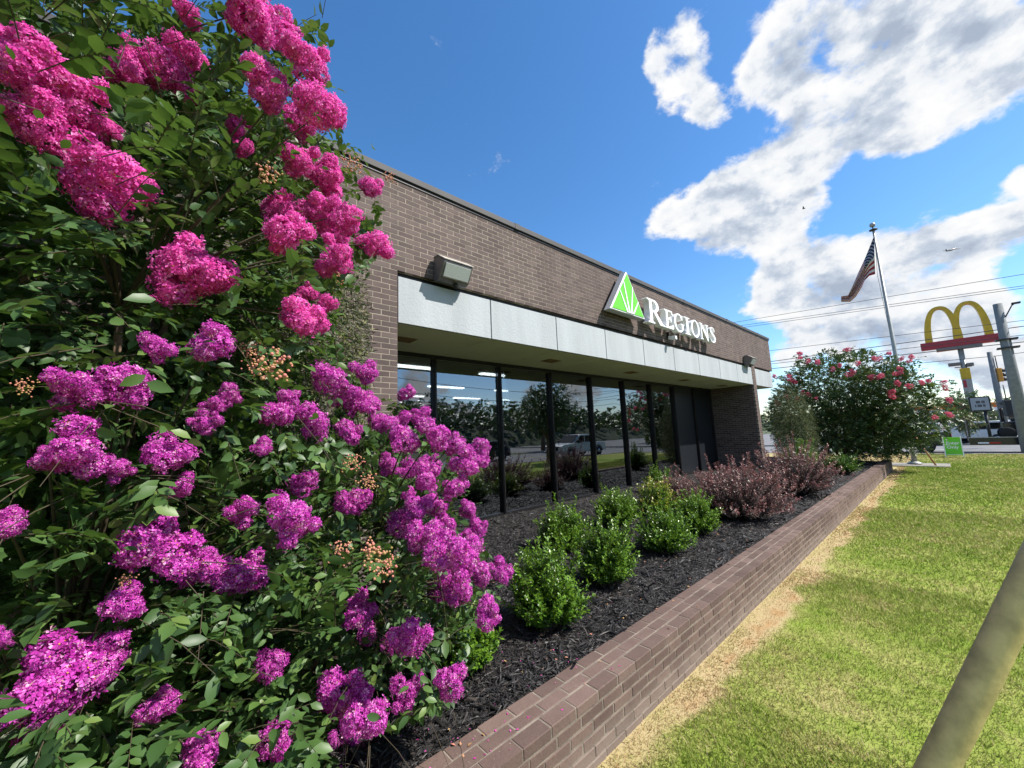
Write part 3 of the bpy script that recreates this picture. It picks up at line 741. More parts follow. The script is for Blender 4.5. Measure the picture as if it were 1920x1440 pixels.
# floodlights
def floodlight(px, py, sc, label):
    p = at(px, py, y=YF)
    e = empty('wall_floodlight', (p[0], YF, p[2]), label, 'floodlight', 'floodlights above the fascia'); e.scale = (sc, sc, sc)
    L = .46
    prism('housing', [(-.002, -.17), (-.002, .13), (-.05, .165), (-.13, .16), (-.27, .06), (-.275, .035), (-.17, -.15), (-.10, -.18)], 'x', 0, L, 'lamp_metal', e, .012)
    prism('hood', [(-.02, .150), (-.05, .172), (-.135, .168), (-.292, .062), (-.287, .050), (-.13, .156)], 'x', -.012, L + .012, 'lamp_top', e, .003)
    d = np.array([-.275 + .17, .035 + .15]); d /= np.linalg.norm(d); nrm = np.array([-d[1], d[0]]); nrm = nrm if nrm[0] < 0 else -nrm
    a = np.array([-.17, -.15]) + d * .018; b_ = np.array([-.275, .035]) - d * .018
    q = [tuple(a + nrm * .004), tuple(b_ + nrm * .004), tuple(b_ + nrm * .018), tuple(a + nrm * .018)]
    ln = prism('lens', q, 'x', .035, L - .035, 'lens', e, .003)
    prism('lens_frame', [tuple(a - d * .012 + nrm * .002), tuple(a + d * .004 + nrm * .002), tuple(a + d * .004 + nrm * .024), tuple(a - d * .012 + nrm * .024)], 'x', .02, L - .02, 'lamp_metal', e)
    tube('knuckle', [(L * .6, -.12, -.17), (L * .6, -.10, -.225)], .03, 'bronze', e)
floodlight(812, 506, 1.0, 'large grey floodlight above the first fascia panel near the flowering shrubs')
floodlight(1393.5, 676, 1.0, 'small looking grey floodlight above the last fascia panel at the far end')

# ------------------------------------------------------------------ flowers and foliage
def petal_arrays(n_fl, centers, normals, size, tone):
    """six crinkled petals and a yellow heart for each floret"""
    n = len(centers)
    ref = unit(rng.normal(size=(n, 3))); A = unit(np.cross(normals, ref)); Bv = np.cross(normals, A)
    Vs, Ts = [], []
    for k in range(6):
        th = k * math.pi / 3 + rng.normal(0, .18, n); sp = rng.uniform(.28, .5, n)
        rr = size * rng.uniform(.75, 1.15, n); lift = rng.normal(.12, .30, n) * size
        def pt(ang, rad, lz): return centers + (np.cos(ang) * rad)[:, None] * A + (np.sin(ang) * rad)[:, None] * Bv + lz[:, None] * normals
        v0 = pt(th, rr * .10, size * .02 + 0 * rr); v1 = pt(th - sp, rr * .72, lift + rng.normal(0, .16, n) * size)
        v2 = pt(th, rr, lift * .7 + rng.normal(0, .18, n) * size); v3 = pt(th + sp, rr * .75, lift + rng.normal(0, .16, n) * size)
        Vs.append(np.stack([v0, v1, v2, v3], 1)); tt = tone + rng.normal(0, .12, n)
        Ts.append(np.stack([tt - .18, tt, tt + .06, tt], 1))
    V = np.stack(Vs, 1).reshape(-1, 3); T = np.clip(np.stack(Ts, 1).reshape(-1), 0, .93)
    nq = n * 6; F = np.array([(0, 1, 2), (0, 2, 3)])[None] + (np.arange(nq) * 4)[:, None, None]
    return V, F.reshape(-1, 3), T
def panicle(name, mat, seed, nfl=330, fsize=.085, elong=1.0, lobes=7):
    g = np.random.default_rng(seed)
    L = [(np.array([0, 0, -.05]), .27)]
    for i in range(lobes):
        a = g.uniform(0, 6.28); zc = g.uniform(-.36, .40); rr = g.uniform(.12, .38)
        L.append((np.array([math.cos(a) * rr, math.sin(a) * rr, zc * elong]), g.uniform(.12, .23)))
    Cs, Ns = [], []
    tot = sum(r_ ** 2 for _, r_ in L)
    for c, r_ in L:
        k = max(8, int(nfl * 2.0 * r_ ** 2 / tot)); d = unit(g.normal(size=(k, 3)))
        Cs.append(c + d * r_ * np.where(g.random((k, 1)) < .12, g.uniform(1.1, 1.38, (k, 1)), g.uniform(.84, 1.08, (k, 1)))); Ns.append(d)
    Cs = np.concatenate(Cs); Ns = np.concatenate(Ns)
    inside = np.zeros(len(Cs), bool)
    for c, r_ in L: inside |= np.linalg.norm(Cs - c, axis=1) < r_ * .80
    for q_ in range(16):   # gaps where the panicle opens up
        hc = Cs[g.integers(0, len(Cs))]; inside |= np.linalg.norm(Cs - hc, axis=1) < g.uniform(.04, .10)
    Cs, Ns = Cs[~inside], Ns[~inside]
    tone = np.clip(g.normal(.54, .21, len(Cs)), .05, .92)
    V, F, T = petal_arrays(0, Cs, Ns, fsize, tone)
    # yellow hearts
    hs_ = g.random(len(Cs)) < .10; c2 = Cs[hs_] + Ns[hs_] * fsize * .25
    D = unit(np.cross(Ns[hs_], g.normal(size=(hs_.sum(), 3))))
    V2, F2, T2 = leaf_arrays(c2 - D * fsize * .2, D, Ns[hs_], np.full(len(c2), fsize * .42), np.ones(len(c2)), (LV2, LF2), 1.5)
    me = npmesh(name, np.concatenate([V, V2]), np.concatenate([F, F2 + len(V)]), np.concatenate([T, T2]), smooth=True)
    me.materials.append(M(mat)); return me
def beads(name, seed, n=60):
    g = np.random.default_rng(seed); ico = bmesh.new(); bmesh.ops.create_icosphere(ico, subdivisions=1, radius=1)
    iv = np.array([v.co[:] for v in ico.verts]); fi = np.array([[v.index for v in f.verts] for f in ico.faces]); ico.free()
    d = unit(g.normal(size=(n, 3)) + [0, 0, .4]); Cc = d * g.uniform(.12, .48, (n, 1)); rr = g.uniform(.028, .048, n)
    V = (Cc[:, None] + rr[:, None, None] * iv[None]).reshape(-1, 3); F = (fi[None] + (np.arange(n) * len(iv))[:, None, None]).reshape(-1, 3)
    me = npmesh(name, V, F, np.repeat(g.random(n), len(iv)), smooth=True); me.materials.append(M('bud')); return me
PINK = [panicle('flower_cluster', 'pink_petal', 100 + i, 800, .058, 1.0, 7 + i % 3) for i in range(6)]
MAGE = [panicle('flower_cluster', 'magenta_petal', 200 + i, 700, .056, .9, 7 + i % 3) for i in range(6)]
CORAL = [panicle('flower_cluster', 'coral_petal', 300 + i, 60, .13, .8, 4) for i in range(3)]
BEAD = [beads('bud_cluster', 400 + i) for i in range(3)]

XMAX = np.array([(0, 620), (130, 610), (215, 655), (260, 640), (280, 705), (345, 715), (450, 735), (520, 690), (560, 640), (640, 640), (690, 690), (740, 745), (790, 800), (830, 900), (880, 880), (920, 885),
                 (1000, 905), (1070, 940), (1130, 935), (1180, 890), (1260, 880), (1330, 860), (1370, 740), (1400, 670), (1440, 650)], float)
def sprigs(P, D, nl, L, tone_mu, g, droop=.25, spread=.9):
    """leafy twigs: leaves in two ranks along a bent axis"""
    n = len(P); D = unit(D)
    k = np.arange(nl); tpos = (k + .6) / nl
    length = g.uniform(.13, .30, n)
    bend = np.array([0, 0, -1.0]) * droop
    ax = P[:, None] + length[:, None, None] * (tpos[None, :, None] * D[:, None] + (tpos ** 2)[None, :, None] * bend[None, None])
    Tn = unit(D[:, None] + 2 * tpos[None, :, None] * bend)
    side = unit(np.cross(Tn, np.array([0, 0, 1.0]) + g.normal(0, .35, (n, 1, 3))))
    sgn = np.where(k % 2 == 0, 1, -1)[None, :, None]
    ld = unit(Tn * .75 + side * sgn * spread + g.normal(0, .22, (n, nl, 3)))
    ln = np.cross(side, Tn); ln = np.where(ln[..., 2:3] < 0, -ln, ln) + g.normal(0, .35, (n, nl, 3))
    ll = np.repeat(g.uniform(.72, 1.22, n)[:, None], nl, 1) * g.uniform(.72, 1.2, (n, nl)) * L * (1 - .35 * np.abs(tpos - .5))[None]
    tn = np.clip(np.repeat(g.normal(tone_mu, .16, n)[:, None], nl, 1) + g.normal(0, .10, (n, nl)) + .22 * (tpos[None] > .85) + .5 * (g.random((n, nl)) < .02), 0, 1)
    return ax.reshape(-1, 3), ld.reshape(-1, 3), ln.reshape(-1, 3), ll.ravel(), tn.ravel(), ax
def lobe_points(lobes, n, g, shell=.55):
    vol = np.array([l[1][0] * l[1][1] * l[1][2] for l in lobes]); pick = g.choice(len(lobes), n, p=vol / vol.sum())
    d = unit(g.normal(size=(n, 3))); r_ = g.random(n) ** (1 / 3); r_ = np.where(g.random(n) < shell, g.uniform(.78, 1.04, n), r_)
    c = np.array([l[0] for l in lobes])[pick]; rad = np.array([l[1] for l in lobes])[pick]
    return c + d * r_[:, None] * rad, d
def myrtle(name, base, label, lobes, nsp, nleaf, L, clusters, variants, lmat, group, stems=6, limit=True, leafparts=300, buds=(), shell=.55, T=(LV8, LF8), tone=.45, trunk_r=.035, seed=1, others=()):
    g = np.random.default_rng(seed)
    root = empty(name, base, label, 'flowering shrub' if limit else 'tree', group); b0 = np.array(base)
    # trunks
    ends = []
    for i in range(stems):
        lb = lobes[i % len(lobes)]; tip = np.array(lb[0]) + g.normal(0, .15, 3) * np.array(lb[1]) + np.array([0, .25 if limit else 0, 0]); st = b0 + np.array([g.normal(0, .09), g.normal(0, .09), -.03])
        mid = (st + tip) / 2 + np.array([g.normal(0, .12), g.normal(0, .12), .15])
        pts = bez(st, mid, tip, 10); tube('trunk', pts - b0, np.linspace(trunk_r, trunk_r * .4, 10) * g.uniform(.8, 1.1), 'bark', root, 7); ends.append(pts)
    nodes = np.concatenate(ends)
    P, D = lobe_points(lobes, nsp, g, shell); D = unit(D + np.array([0, 0, .35]) + g.normal(0, .45, D.shape))
    cl = np.array([c[0] for c in clusters]); cs = np.array([c[1] for c in clusters]); clA = np.array([c[0] for c in clusters] + [c[0] for c in others]); csA = np.array([c[1] for c in clusters] + [c[1] for c in others])
    # extra leafy twigs just below each flower cluster
    if len(cl):
        kx = 6; ctr = np.repeat(cl, kx, 0); ss = np.repeat(cs, kx)
        e = unit(g.normal(size=ctr.shape)); e[:, 2] = -np.abs(e[:, 2]) * .8
        P = np.concatenate([P, ctr + e * ss[:, None] * .55 - np.array([0, 0, .02])]); D = np.concatenate([D, unit(e + [0, 0, .2])])
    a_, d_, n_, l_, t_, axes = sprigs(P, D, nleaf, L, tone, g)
    mid = a_ + d_ * l_[:, None] * .5
    px, py, zz = project(mid); keep = np.linalg.norm(mid - CAM, axis=1) > .85; keep &= zz > .1
    infr = (zz > .1) & (px > -60) & (px < 1980) & (py > -60) & (py < 1500)
    if limit:
        xm = np.interp(py, XMAX[:, 0], XMAX[:, 1]); keep &= ~(infr & (px > xm - 12 + g.normal(0, 10, len(px))))
        keep &= mid[:, 1] < 4.22
    keep |= zz <= .1
    if len(cl):
        cpx, cpy, cz = project(clA); cr = csA * FPX / cz * .62
        for i in range(len(clA)):
            hid = (np.hypot(px - cpx[i], py - cpy[i]) < cr[i]) & (zz < cz[i] + csA[i] * .15) & infr
            rel = mid - clA[i]; al = rel @ SUN; per = np.linalg.norm(rel - al[:, None] * SUN, axis=1)
            keep &= ~(hid & (g.random(len(px)) < .96)); keep &= ~((al > -.02) & (al < 1.5) & (per < csA[i] * .6) & (g.random(len(px)) < .9))
    keep &= mid[:, 2] > .33
    a_, d_, n_, l_, t_ = a_[keep], d_[keep], n_[keep], l_[keep], t_[keep]; zk = zz[keep]; pk = px[keep]; yk = py[keep]
    sel = np.zeros(len(a_), bool)
    if leafparts:
        sc = np.where((zk > .1) & (pk > 0) & (pk < 1920) & (yk > 0) & (yk < 1440), l_ / zk, 0); sel[np.argsort(-sc)[:leafparts]] = True
        cache = {}
        Dn, S, N = frames(d_[sel], n_[sel])
        for i, (pp, dd, s_, nn, ll, tt) in enumerate(zip(a_[sel], Dn, S, N, l_[sel], t_[sel])):
            key = int(tt * 8)
            if key not in cache:
                me = npmesh('leaf', LV8, LF8, np.full(len(LV8), (key + .5) / 9), smooth=True); me.materials.append(M(lmat)); cache[key] = me
            o = bpy.data.objects.new('leaf', cache[key]); C.objects.link(o); o.parent = root
            q = pp - b0; o.matrix_local = Matrix(((dd[0] * ll, s_[0] * ll, nn[0] * ll, q[0]), (dd[1] * ll, s_[1] * ll, nn[1] * ll, q[1]), (dd[2] * ll, s_[2] * ll, nn[2] * ll, q[2]), (0, 0, 0, 1)))
    r_ = ~sel
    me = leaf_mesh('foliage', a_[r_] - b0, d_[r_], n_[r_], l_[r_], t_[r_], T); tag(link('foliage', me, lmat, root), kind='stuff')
    # twigs
    kt = np.arange(0, len(P), 1 if limit else 3)
    tw = []
    for i in kt:
        ax = axes[i]; q = ax[0]
        qx, qy, qz = project(ax[-1])
        if limit and 0 < qx < 1920 and 0 < qy < 1440 and qx > np.interp(qy, XMAX[:, 0], XMAX[:, 1]) - 14: continue
        if np.linalg.norm(q - CAM) < .95: continue
        if limit and len(clA) and np.any((np.hypot(qx - cpx, qy - cpy) < cr * 1.25) & (qz < cz + csA * .3)): continue
        tw.append((np.array([ax[0] - (ax[1] - ax[0]) * .6, ax[len(ax) // 2], ax[-1]]) - b0, [.0018, .0015, .001]))
    for c, s_ in zip(cl, cs):
        j = np.argmin(np.linalg.norm(nodes - c, axis=1)); n0 = nodes[j]
        mid_ = (n0 + c) / 2 + np.array([0, 0, .10 * np.linalg.norm(c - n0)])
        tw.append((bez(n0, mid_, c, 9) - b0, np.linspace(.009, .0028, 9)))
    tag(link('twigs', tubes_mesh('twigs', tw, 4), 'twig', root), kind='stuff')
    for i, (c, s_) in enumerate(zip(cl, cs)):
        me = variants[i % len(variants)]; o = bpy.data.objects.new('flower_cluster', me); C.objects.link(o); o.parent = root
        o.location = c - b0; o.rotation_euler = (g.normal(0, .6), g.normal(0, .6), g.uniform(0, 6.28)); k = s_ * 1.06
        o.scale = (k * g.uniform(.92, 1.1), k * g.uniform(.92, 1.1), k * g.uniform(.9, 1.12))
    for i, (c, s_) in enumerate(buds):
        o = bpy.data.objects.new('bud_cluster', BEAD[i % 3]); o['kind'] = 'stuff'; C.objects.link(o); o.parent = root; o.location = np.array(c) - b0; o.scale = (s_,) * 3; o.rotation_euler = (g.normal(0, .5), g.normal(0, .5), g.uniform(0, 6))
    return root

def place(lst, D0, ymin, ymax):
    out = []; lim_ = ymax
    for (px, py, s) in lst:
        ymax = float(np.interp(px, lim_[0], lim_[1]))
        d = ray(px, py); c = float(d @ fw); eff = s * c ** .55
        zz = FPX * D0 * (1 + .25 * (s > 100) + .35 * (s > 150)) / eff; y_ = np.clip(zz / c * d[1], ymin, ymax)
        p = CAM + d * (y_ / d[1]); zc = (p - CAM) @ fw
        out.append((p, eff * zc / FPX))
    return out
PK = [(35,110,205),(135,195,135),(185,335,170),(345,500,160),(468,22,125),(528,60,85),(300,122,130),(240,125,90),(350,110,85),(582,118,92),(508,160,95),(600,212,100),(560,225,70),(442,235,50),(455,275,45),
      (565,300,75),(610,330,70),(520,388,68),(530,432,92),(600,400,70),(645,402,70),(630,478,72),(708,455,66),(697,355,42),(572,600,84),(573,548,42),(610,572,42),(345,15,60),(205,240,45),(70,235,130),(630,440,60)]
PU = [(405,638,92),(295,648,62),(238,710,108),(140,722,92),(180,735,60),(145,848,118),(90,862,70),(222,876,58),(308,855,90),(345,912,52),(12,985,80),(320,1035,135),(450,1075,105),(385,1065,95),(240,1132,76),(130,1265,185),(70,1290,110),(200,1240,95),
      (290,1325,78),(372,1412,88),(508,1385,90),(512,1240,70),(650,1295,105),(695,1340,90),(660,1375,70),(762,1297,72),(845,1290,76),(770,1200,80),(735,1210,50),(678,1152,70),(690,1185,50),(550,968,92),(575,905,58),(450,955,62),(525,775,68),(590,798,66),(652,806,50),(683,697,46),
      (608,716,60),(648,735,52),(692,755,52),(665,760,44),(760,738,38),(715,790,44),(785,782,42),(752,790,44),(760,828,62),(818,815,62),(850,835,48),(870,868,60),(905,835,36),(895,865,40),(810,870,46),(800,900,56),(856,912,48),(778,948,60),(745,985,58),(815,950,50),(875,955,42),(800,1005,66),
      (818,1030,74),(870,1045,80),(905,1080,50),(938,1070,44),(900,990,42),(850,1108,62),(915,1142,66),(820,1105,44),(668,932,56),(640,945,44),(490,840,42),(380,792,52),(430,738,52),(405,760,45),(838,1236,30),(640,1420,44),(625,1390,36),(5,1200,50),(545,755,48),(730,870,40),(770,880,44),(835,985,50),(880,1010,44)]
LP_, LU_ = ([0, 350, 600, 740], [1.85, 2.1, 2.6, 3.0]), ([0, 300, 560, 700, 950], [1.65, 1.75, 2.05, 2.45, 2.9])
pk_cl = place(PK, .185, 1.15, LP_); pu_cl = place(PU, .165, 1.25, LU_)
bd = place([(45,725,60),(520,690,95),(480,690,60),(700,1040,80),(725,1065,70),(640,1035,60),(690,905,52),(335,1022,40),(470,660,60),(235,1090,50),(660,870,50)], .12, 1.3, LU_)
bd2 = place([(500,330,70),(660,310,50),(730,335,36),(640,520,40),(520,30,50)], .12, 1.3, LP_)
pink_lobes = [((-.7, 3.3, 3.1), (1.3, .85, 1.7)), ((.15, 3.35, 2.95), (.75, .65, 1.0)), ((-.75, 2.55, 3.3), (1.15, 1.15, 1.25)), ((.05, 2.75, 3.0), (.95, .95, .85)), ((-.30, 2.1, 2.55), (.85, .75, .55)), ((-.25, 2.7, 4.1), (1.0, 1.1, .8)), ((-1.3, 2.6, 2.4), (.9, .9, .8))]
purp_lobes = [((-.4, 3.2, 1.3), (1.2, .8, 1.0)), ((.6, 3.3, 1.1), (1.0, .7, .8)), ((.55, 2.60, 1.25), (1.15, .90, .80)), ((-.35, 2.40, 1.25), (.95, .85, .85)), ((1.15, 2.55, 1.35), (.80, .70, .60)), ((.35, 2.15, .95), (.85, .55, .55)), ((-.2, 2.0, 1.0), (.7, .5, .55)), ((.9, 2.2, .8), (.6, .45, .4))]
myrtle('pink_crape_myrtle', (-.45, 3.0, .38), 'tall crape myrtle with hot pink flower clusters in the upper left', pink_lobes, 4200, 12, .066, pk_cl, PINK, 'leaf', 'crape myrtles', stems=7, buds=bd2, seed=3, trunk_r=.032, others=pu_cl)
myrtle('purple_crape_myrtle', (.45, 2.75, .38), 'low spreading crape myrtle with purple magenta flower clusters over the black mulch', purp_lobes, 3900, 11, .064, pu_cl, MAGE, 'leaf', 'crape myrtles', stems=8, buds=bd, seed=5, trunk_r=.022, others=pk_cl)

# feathery junipers against the facade
def juniper(name, c, rad, n, label, seed, lim=None):
    g = np.random.default_rng(seed); base = np.array([c[0], c[1], .40])
    root = empty(name, base, label, 'shrub', 'weeping conifers against the facade')
    tube('trunk', np.array([(0, 0, -.05), (.03, .02, (c[2] + rad[2] * .7 - .4) * .5), (0, 0, c[2] + rad[2] * .7 - .4)]), [.03, .02, .006], 'twig', root)
    d = unit(g.normal(size=(n // 9, 3))); P = np.array(c) + d * np.array(rad) * g.uniform(.55, 1.03, (n // 9, 1))
    D = unit(d * np.array([1, 1, .2]) + np.array([0, 0, -.55]) + g.normal(0, .35, d.shape))
    k = np.arange(9) / 9.; le = g.uniform(.12, .30, len(P))
    ax = P[:, None] + le[:, None, None] * (k[None, :, None] * D[:, None] + (k ** 2)[None, :, None] * np.array([0, 0, -.5]))
    ld = unit(D[:, None] + g.normal(0, .65, ax.shape)); ln = unit(g.normal(size=ax.shape))
    tn = np.clip(np.repeat(g.normal(.45, .22, len(P))[:, None], 9, 1) + .3 * k[None] ** 2, 0, 1)
    A = ax.reshape(-1, 3); ok = (A[:, 1] < YF - .02) & (A[:, 2] > .36)
    if lim is not None: px, py, zz = project(A); ok &= ~((px > lim + g.normal(0, 6, len(px))) & (zz > 0))
    A = A[ok]; me = leaf_mesh('foliage', A - base, ld.reshape(-1, 3)[ok], ln.reshape(-1, 3)[ok], g.uniform(.03, .065, len(A)), tn.ravel()[ok], (LV2, LF2), .34)
    tag(link('foliage', me, 'juniper_leaf', root), kind='stuff')
juniper('weeping_juniper', (.85, 3.72, 2.45), (.62, .52, 1.75), 42000, 'feathery yellow green juniper beside the brick pier behind the crape myrtles', 41, 692)
juniper('weeping_juniper', (16.75, 3.7, 1.7), (.75, .6, 1.75), 50000, 'dark feathery conifer beyond the far brick column', 42)

# boxwood / holly shrubs
def stem_shrub(name, base, wd, ht, n_st, leaf, label, cat, group, mat, seed, gap=.018, tone=(.25, .85), T=(LV4, LF4), upright=.6, jitter=.15, width=1.0, fringe=0.0):
    g = np.random.default_rng(seed); base = np.array(base, float); base[2] = float(bed_z(base[0], base[1])) - .01
    root = empty(name, base, label, cat, group)
    A, Dl, Nl, Ll, Tl, tubes = [], [], [], [], [], []
    for i in range(n_st):
        d = unit(g.normal(size=3)); d[2] = abs(d[2]); rr = g.uniform(.55, 1.0) ** .7
        tip = np.array([d[0] * wd / 2, d[1] * wd / 2, ht * (.22 + .72 * d[2])]) * (.6 + .4 * rr) * (1 + g.normal(0, jitter))
        tip[2] = max(tip[2], .10)
        st = np.array([g.normal(0, .05), g.normal(0, .05), 0]); st[:2] += tip[:2] * .12
        mid = np.array([tip[0] * (1 - upright) + st[0] * upright, tip[1] * (1 - upright) + st[1] * upright, tip[2] * .62])
        up_ext = unit(tip - mid + np.array([0, 0, .25])) * g.uniform(.01, .05 + .05 * fringe) * (1 + fringe * 1.8 * g.random())
        pts = np.concatenate([bez(st, mid, tip, 8), [tip + up_ext]])
        tubes.append((pts, np.linspace(.006, .0015, 9)))
        seg = np.linalg.norm(np.diff(pts, axis=0), axis=1); s = np.concatenate([[0], np.cumsum(seg)]); tot = s[-1]
        q = np.arange(tot * .30, tot, gap); k = len(q)
        p = np.stack([np.interp(q, s, pts[:, j]) for j in range(3)], 1); tg = unit(np.stack([np.gradient(np.interp(q, s, pts[:, j])) for j in range(3)], 1))
        for rep in range(2):
            az = g.uniform(0, 6.28, k); ref = unit(np.cross(tg, g.normal(size=(k, 3))))
            A.append(p + g.normal(0, .006, p.shape)); Dl.append(unit(tg * g.uniform(.5, 1.1, (k, 1)) + ref)); Nl.append(unit(tg * .3 + np.array([0, 0, 1.0]) + g.normal(0, .5, (k, 3))))
            Ll.append(leaf * g.uniform(.65, 1.2, k)); f = q / tot
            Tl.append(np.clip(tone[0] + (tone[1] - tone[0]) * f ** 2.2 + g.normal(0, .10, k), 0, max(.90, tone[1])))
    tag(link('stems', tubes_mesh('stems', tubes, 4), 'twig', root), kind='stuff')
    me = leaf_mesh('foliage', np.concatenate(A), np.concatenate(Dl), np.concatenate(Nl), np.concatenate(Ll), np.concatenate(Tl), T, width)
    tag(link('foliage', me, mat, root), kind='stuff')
    return root
BX = [(2.46, 2.42, .66, .66, 'large bright green boxwood nearest the purple crape myrtle, standing on open mulch'),
      (3.52, 2.56, .62, .68, 'bright green boxwood second from the crape myrtle along the planter wall'),
      (4.05, 3.62, .66, .64, 'green boxwood in the back row nearest the dark windows and the crape myrtle'),
      (5.60, 3.80, .74, .58, 'green boxwood in the middle of the back row before the windows'),
      (4.90, 2.62, .70, .66, 'bright green boxwood third along the planter wall with a small side shoot'),
      (6.75, 3.70, .80, .66, 'yellow tinged boxwood at the end of the back row'),
      (6.00, 2.68, .68, .60, 'rounded green boxwood right beside the large burgundy shrub'),
      (8.9, 4.75, .60, .55, 'small green boxwood close to the door behind the little burgundy shrub'),
      (1.66, 2.42, .40, .40, 'small green boxwood half hidden under the purple crape myrtle flowers'),
      (14.2, 3.0, .8, .95, 'light green shrub behind the two burgundy shrubs near the column'),
      (15.6, 2.35, .9, .65, 'dark green low shrub at the foot of the far coral myrtle')]
for i, (x, y, wd, ht, lb) in enumerate(BX):
    far = x > 6.5
    if x < 8: wd *= random.uniform(.84, .98); ht *= random.uniform(.82, .96)
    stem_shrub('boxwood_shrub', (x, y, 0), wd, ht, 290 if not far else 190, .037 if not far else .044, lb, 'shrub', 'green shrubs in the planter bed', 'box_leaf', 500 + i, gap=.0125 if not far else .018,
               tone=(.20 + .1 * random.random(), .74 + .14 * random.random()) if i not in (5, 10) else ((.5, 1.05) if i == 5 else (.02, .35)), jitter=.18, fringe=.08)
LO = [(7.6, 2.62, 1.55, .88, 260, 'large burgundy shrub with pink tips leaning over the planter cap'),
      (10.75, 2.50, 1.6, .98, 230, 'burgundy shrub with pink tips behind the largest one'),
      (8.1, 3.95, .75, .48, 90, 'small low burgundy shrub between the boxwoods and the door')]
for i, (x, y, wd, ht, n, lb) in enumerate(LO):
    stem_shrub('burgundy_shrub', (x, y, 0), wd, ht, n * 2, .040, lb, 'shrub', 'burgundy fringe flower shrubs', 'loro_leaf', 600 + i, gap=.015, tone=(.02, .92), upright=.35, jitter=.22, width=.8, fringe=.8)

# fallen petals and leaves under the myrtles
def litter():
    n = 420; g = np.random.default_rng(77)
    x = np.concatenate([g.normal(1.3, .7, n // 2), g.uniform(.6, 7, n - n // 2)]); y = np.where(np.arange(n) < n // 2, g.uniform(1.62, 3.2, n), g.uniform(1.62, 3.6, n))
    z = np.where(y < PW1, CAPZ + .003, bed_z(x, np.maximum(y, 1.9)) + .016); a = g.uniform(0, 6.28, n)
    D = np.stack([np.cos(a), np.sin(a), g.normal(0, .15, n)], 1); U = np.stack([g.normal(0, .3, n), g.normal(0, .3, n), np.ones(n)], 1)
    for nm, m_, k, lb, L_ in (('fallen_petals', 'pink_petal', slice(0, n // 2), 'pink petals fallen on the mulch below the crape myrtles', .014), ('fallen_leaves', 'bud', slice(n // 2, n), 'scattered dry tan leaves on the mulch and planter cap', .026)):
        P = np.stack([x, y, z], 1)[k]; me = leaf_mesh(nm, P, D[k], U[k], g.uniform(.6, 1.3, len(P)) * L_, g.random(len(P)) * .8, (LV4, LF4), 1.2)
        tag(link(nm, me, m_), lb, 'litter', kind='stuff')
litter()

# coral crape myrtle at the far end of the bed
cm_lobes = [((20.3, 3.0, 1.4), (1.9, 1.9, .95)), ((20.9, 1.6, 1.45), (1.5, 1.2, .9)), ((20.6, 3.2, 2.6), (2.1, 1.9, 1.7)), ((20.8, 1.9, 2.3), (1.8, 1.7, 1.5)), ((20.2, 4.2, 2.2), (1.5, 1.1, 1.2)), ((20.5, 2.6, 3.5), (1.9, 1.9, 1.25)), ((20.2, 1.3, 2.9), (1.5, 1.2, 1.0)), ((20.9, 1.0, 2.0), (1.2, 1.1, 1.0))]
CPX = [(1501,663,22),(1500,670,18),(1515,678,20),(1532,680,24),(1588,655,24),(1562,693,20),(1575,686,20),(1608,681,22),(1594,701,30),(1632,708,26),(1650,705,28),(1682,700,24),(1689,692,22),(1682,718,24),(1672,741,28),(1706,724,26),(1667,662,20),(1645,673,26),(1710,670,22),(1705,677,20),
       (1480,710,22),(1491,716,22),(1503,736,20),(1517,740,20),(1528,748,18),(1495,748,22),(1476,745,22),(1458,758,24),(1452,706,18),(1729,717,24),(1742,714,18),(1770,716,22),(1772,728,20),(1780,752,24),(1752,782,22),(1780,778,22),(1674,735,20),(1690,673,20)]
cm_cl = []
for px, py, s in CPX:
    p = at(px, py, x=18.9 + .6 * random.random()); zc = (p - CAM) @ fw; cm_cl.append((p, s * .52 * zc / FPX))
myrtle('coral_crape_myrtle', (20.6, 2.9, .38), 'wide dark green crape myrtle with scattered coral pink blooms at the end of the planter', cm_lobes, 8000, 10, .105, cm_cl, CORAL, 'far_leaf', 'crape myrtles', stems=8, limit=False, leafparts=0, shell=.6, T=(LV4, LF4), tone=.52, trunk_r=.06, seed=9)

# ------------------------------------------------------------------ flagpole
fp = at(1716, 873, z=.05)
FX, FYc = 23.7, fp[1] / fp[0] * 23.7
pole = empty('flagpole', (FX, FYc, 0), 'tall grey metal flagpole standing on a concrete slab past the planter', 'flagpole')
ZP = at(1640, 432, x=FX)[2]
tube('pole_shaft', [(0, 0, .05), (0, 0, 3.5), (0, 0, ZP)], [.088, .08, .042], 'pole_grey', pole, 14)
lathe('base_collar', [(.24, .075), (.24, .10), (.12, .16), (.10, .17)], 'pole_grey', pole)
lathe('cap', [(.05, 0), (.15, .03), (.15, .06), (.03, .10), (.015, .2)], 'black', pole, (0, 0, ZP))
lathe('ball', [(.01, -.11), (.08, -.08), (.115, 0), (.08, .08), (.01, .11)], 'pole_grey', pole, (0, 0, ZP + .28))
lathe('clamp', [(.095, -.03), (.11, -.02), (.11, .02), (.095, .03)], 'black', pole, (0, 0, 1.7))
hal = [at(1641, 452, x=FX - .05), at(1645, 515, x=FX - .05), at(1672, 640, x=FX - .1)]
tube('halyard', [np.array(h) - np.array(pole.location) for h in hal], .008, 'pole_grey', pole, 4)
slab = bpy.data.meshes.new('concrete_slab')
box_ = box('concrete_slab', -.75, .75, -.95, .95, -.1, .05, 'concrete', None, .02); box_.location = (FX - .1, FYc - .05, 0)
tag(box_, 'flat concrete slab under the flagpole', 'slab')
a, b_ = at(1714, 815, x=FX - .25), at(1758, 877, x=FX - .55)
rod = tube('leaning_rod', [a, (a + b_) / 2 + [0, 0, -.02], b_], [.028, .032, .03], 'rust_rod', None, 7)
tag(rod, 'rusty brown wooden rod leaning against the flagpole', 'rod')
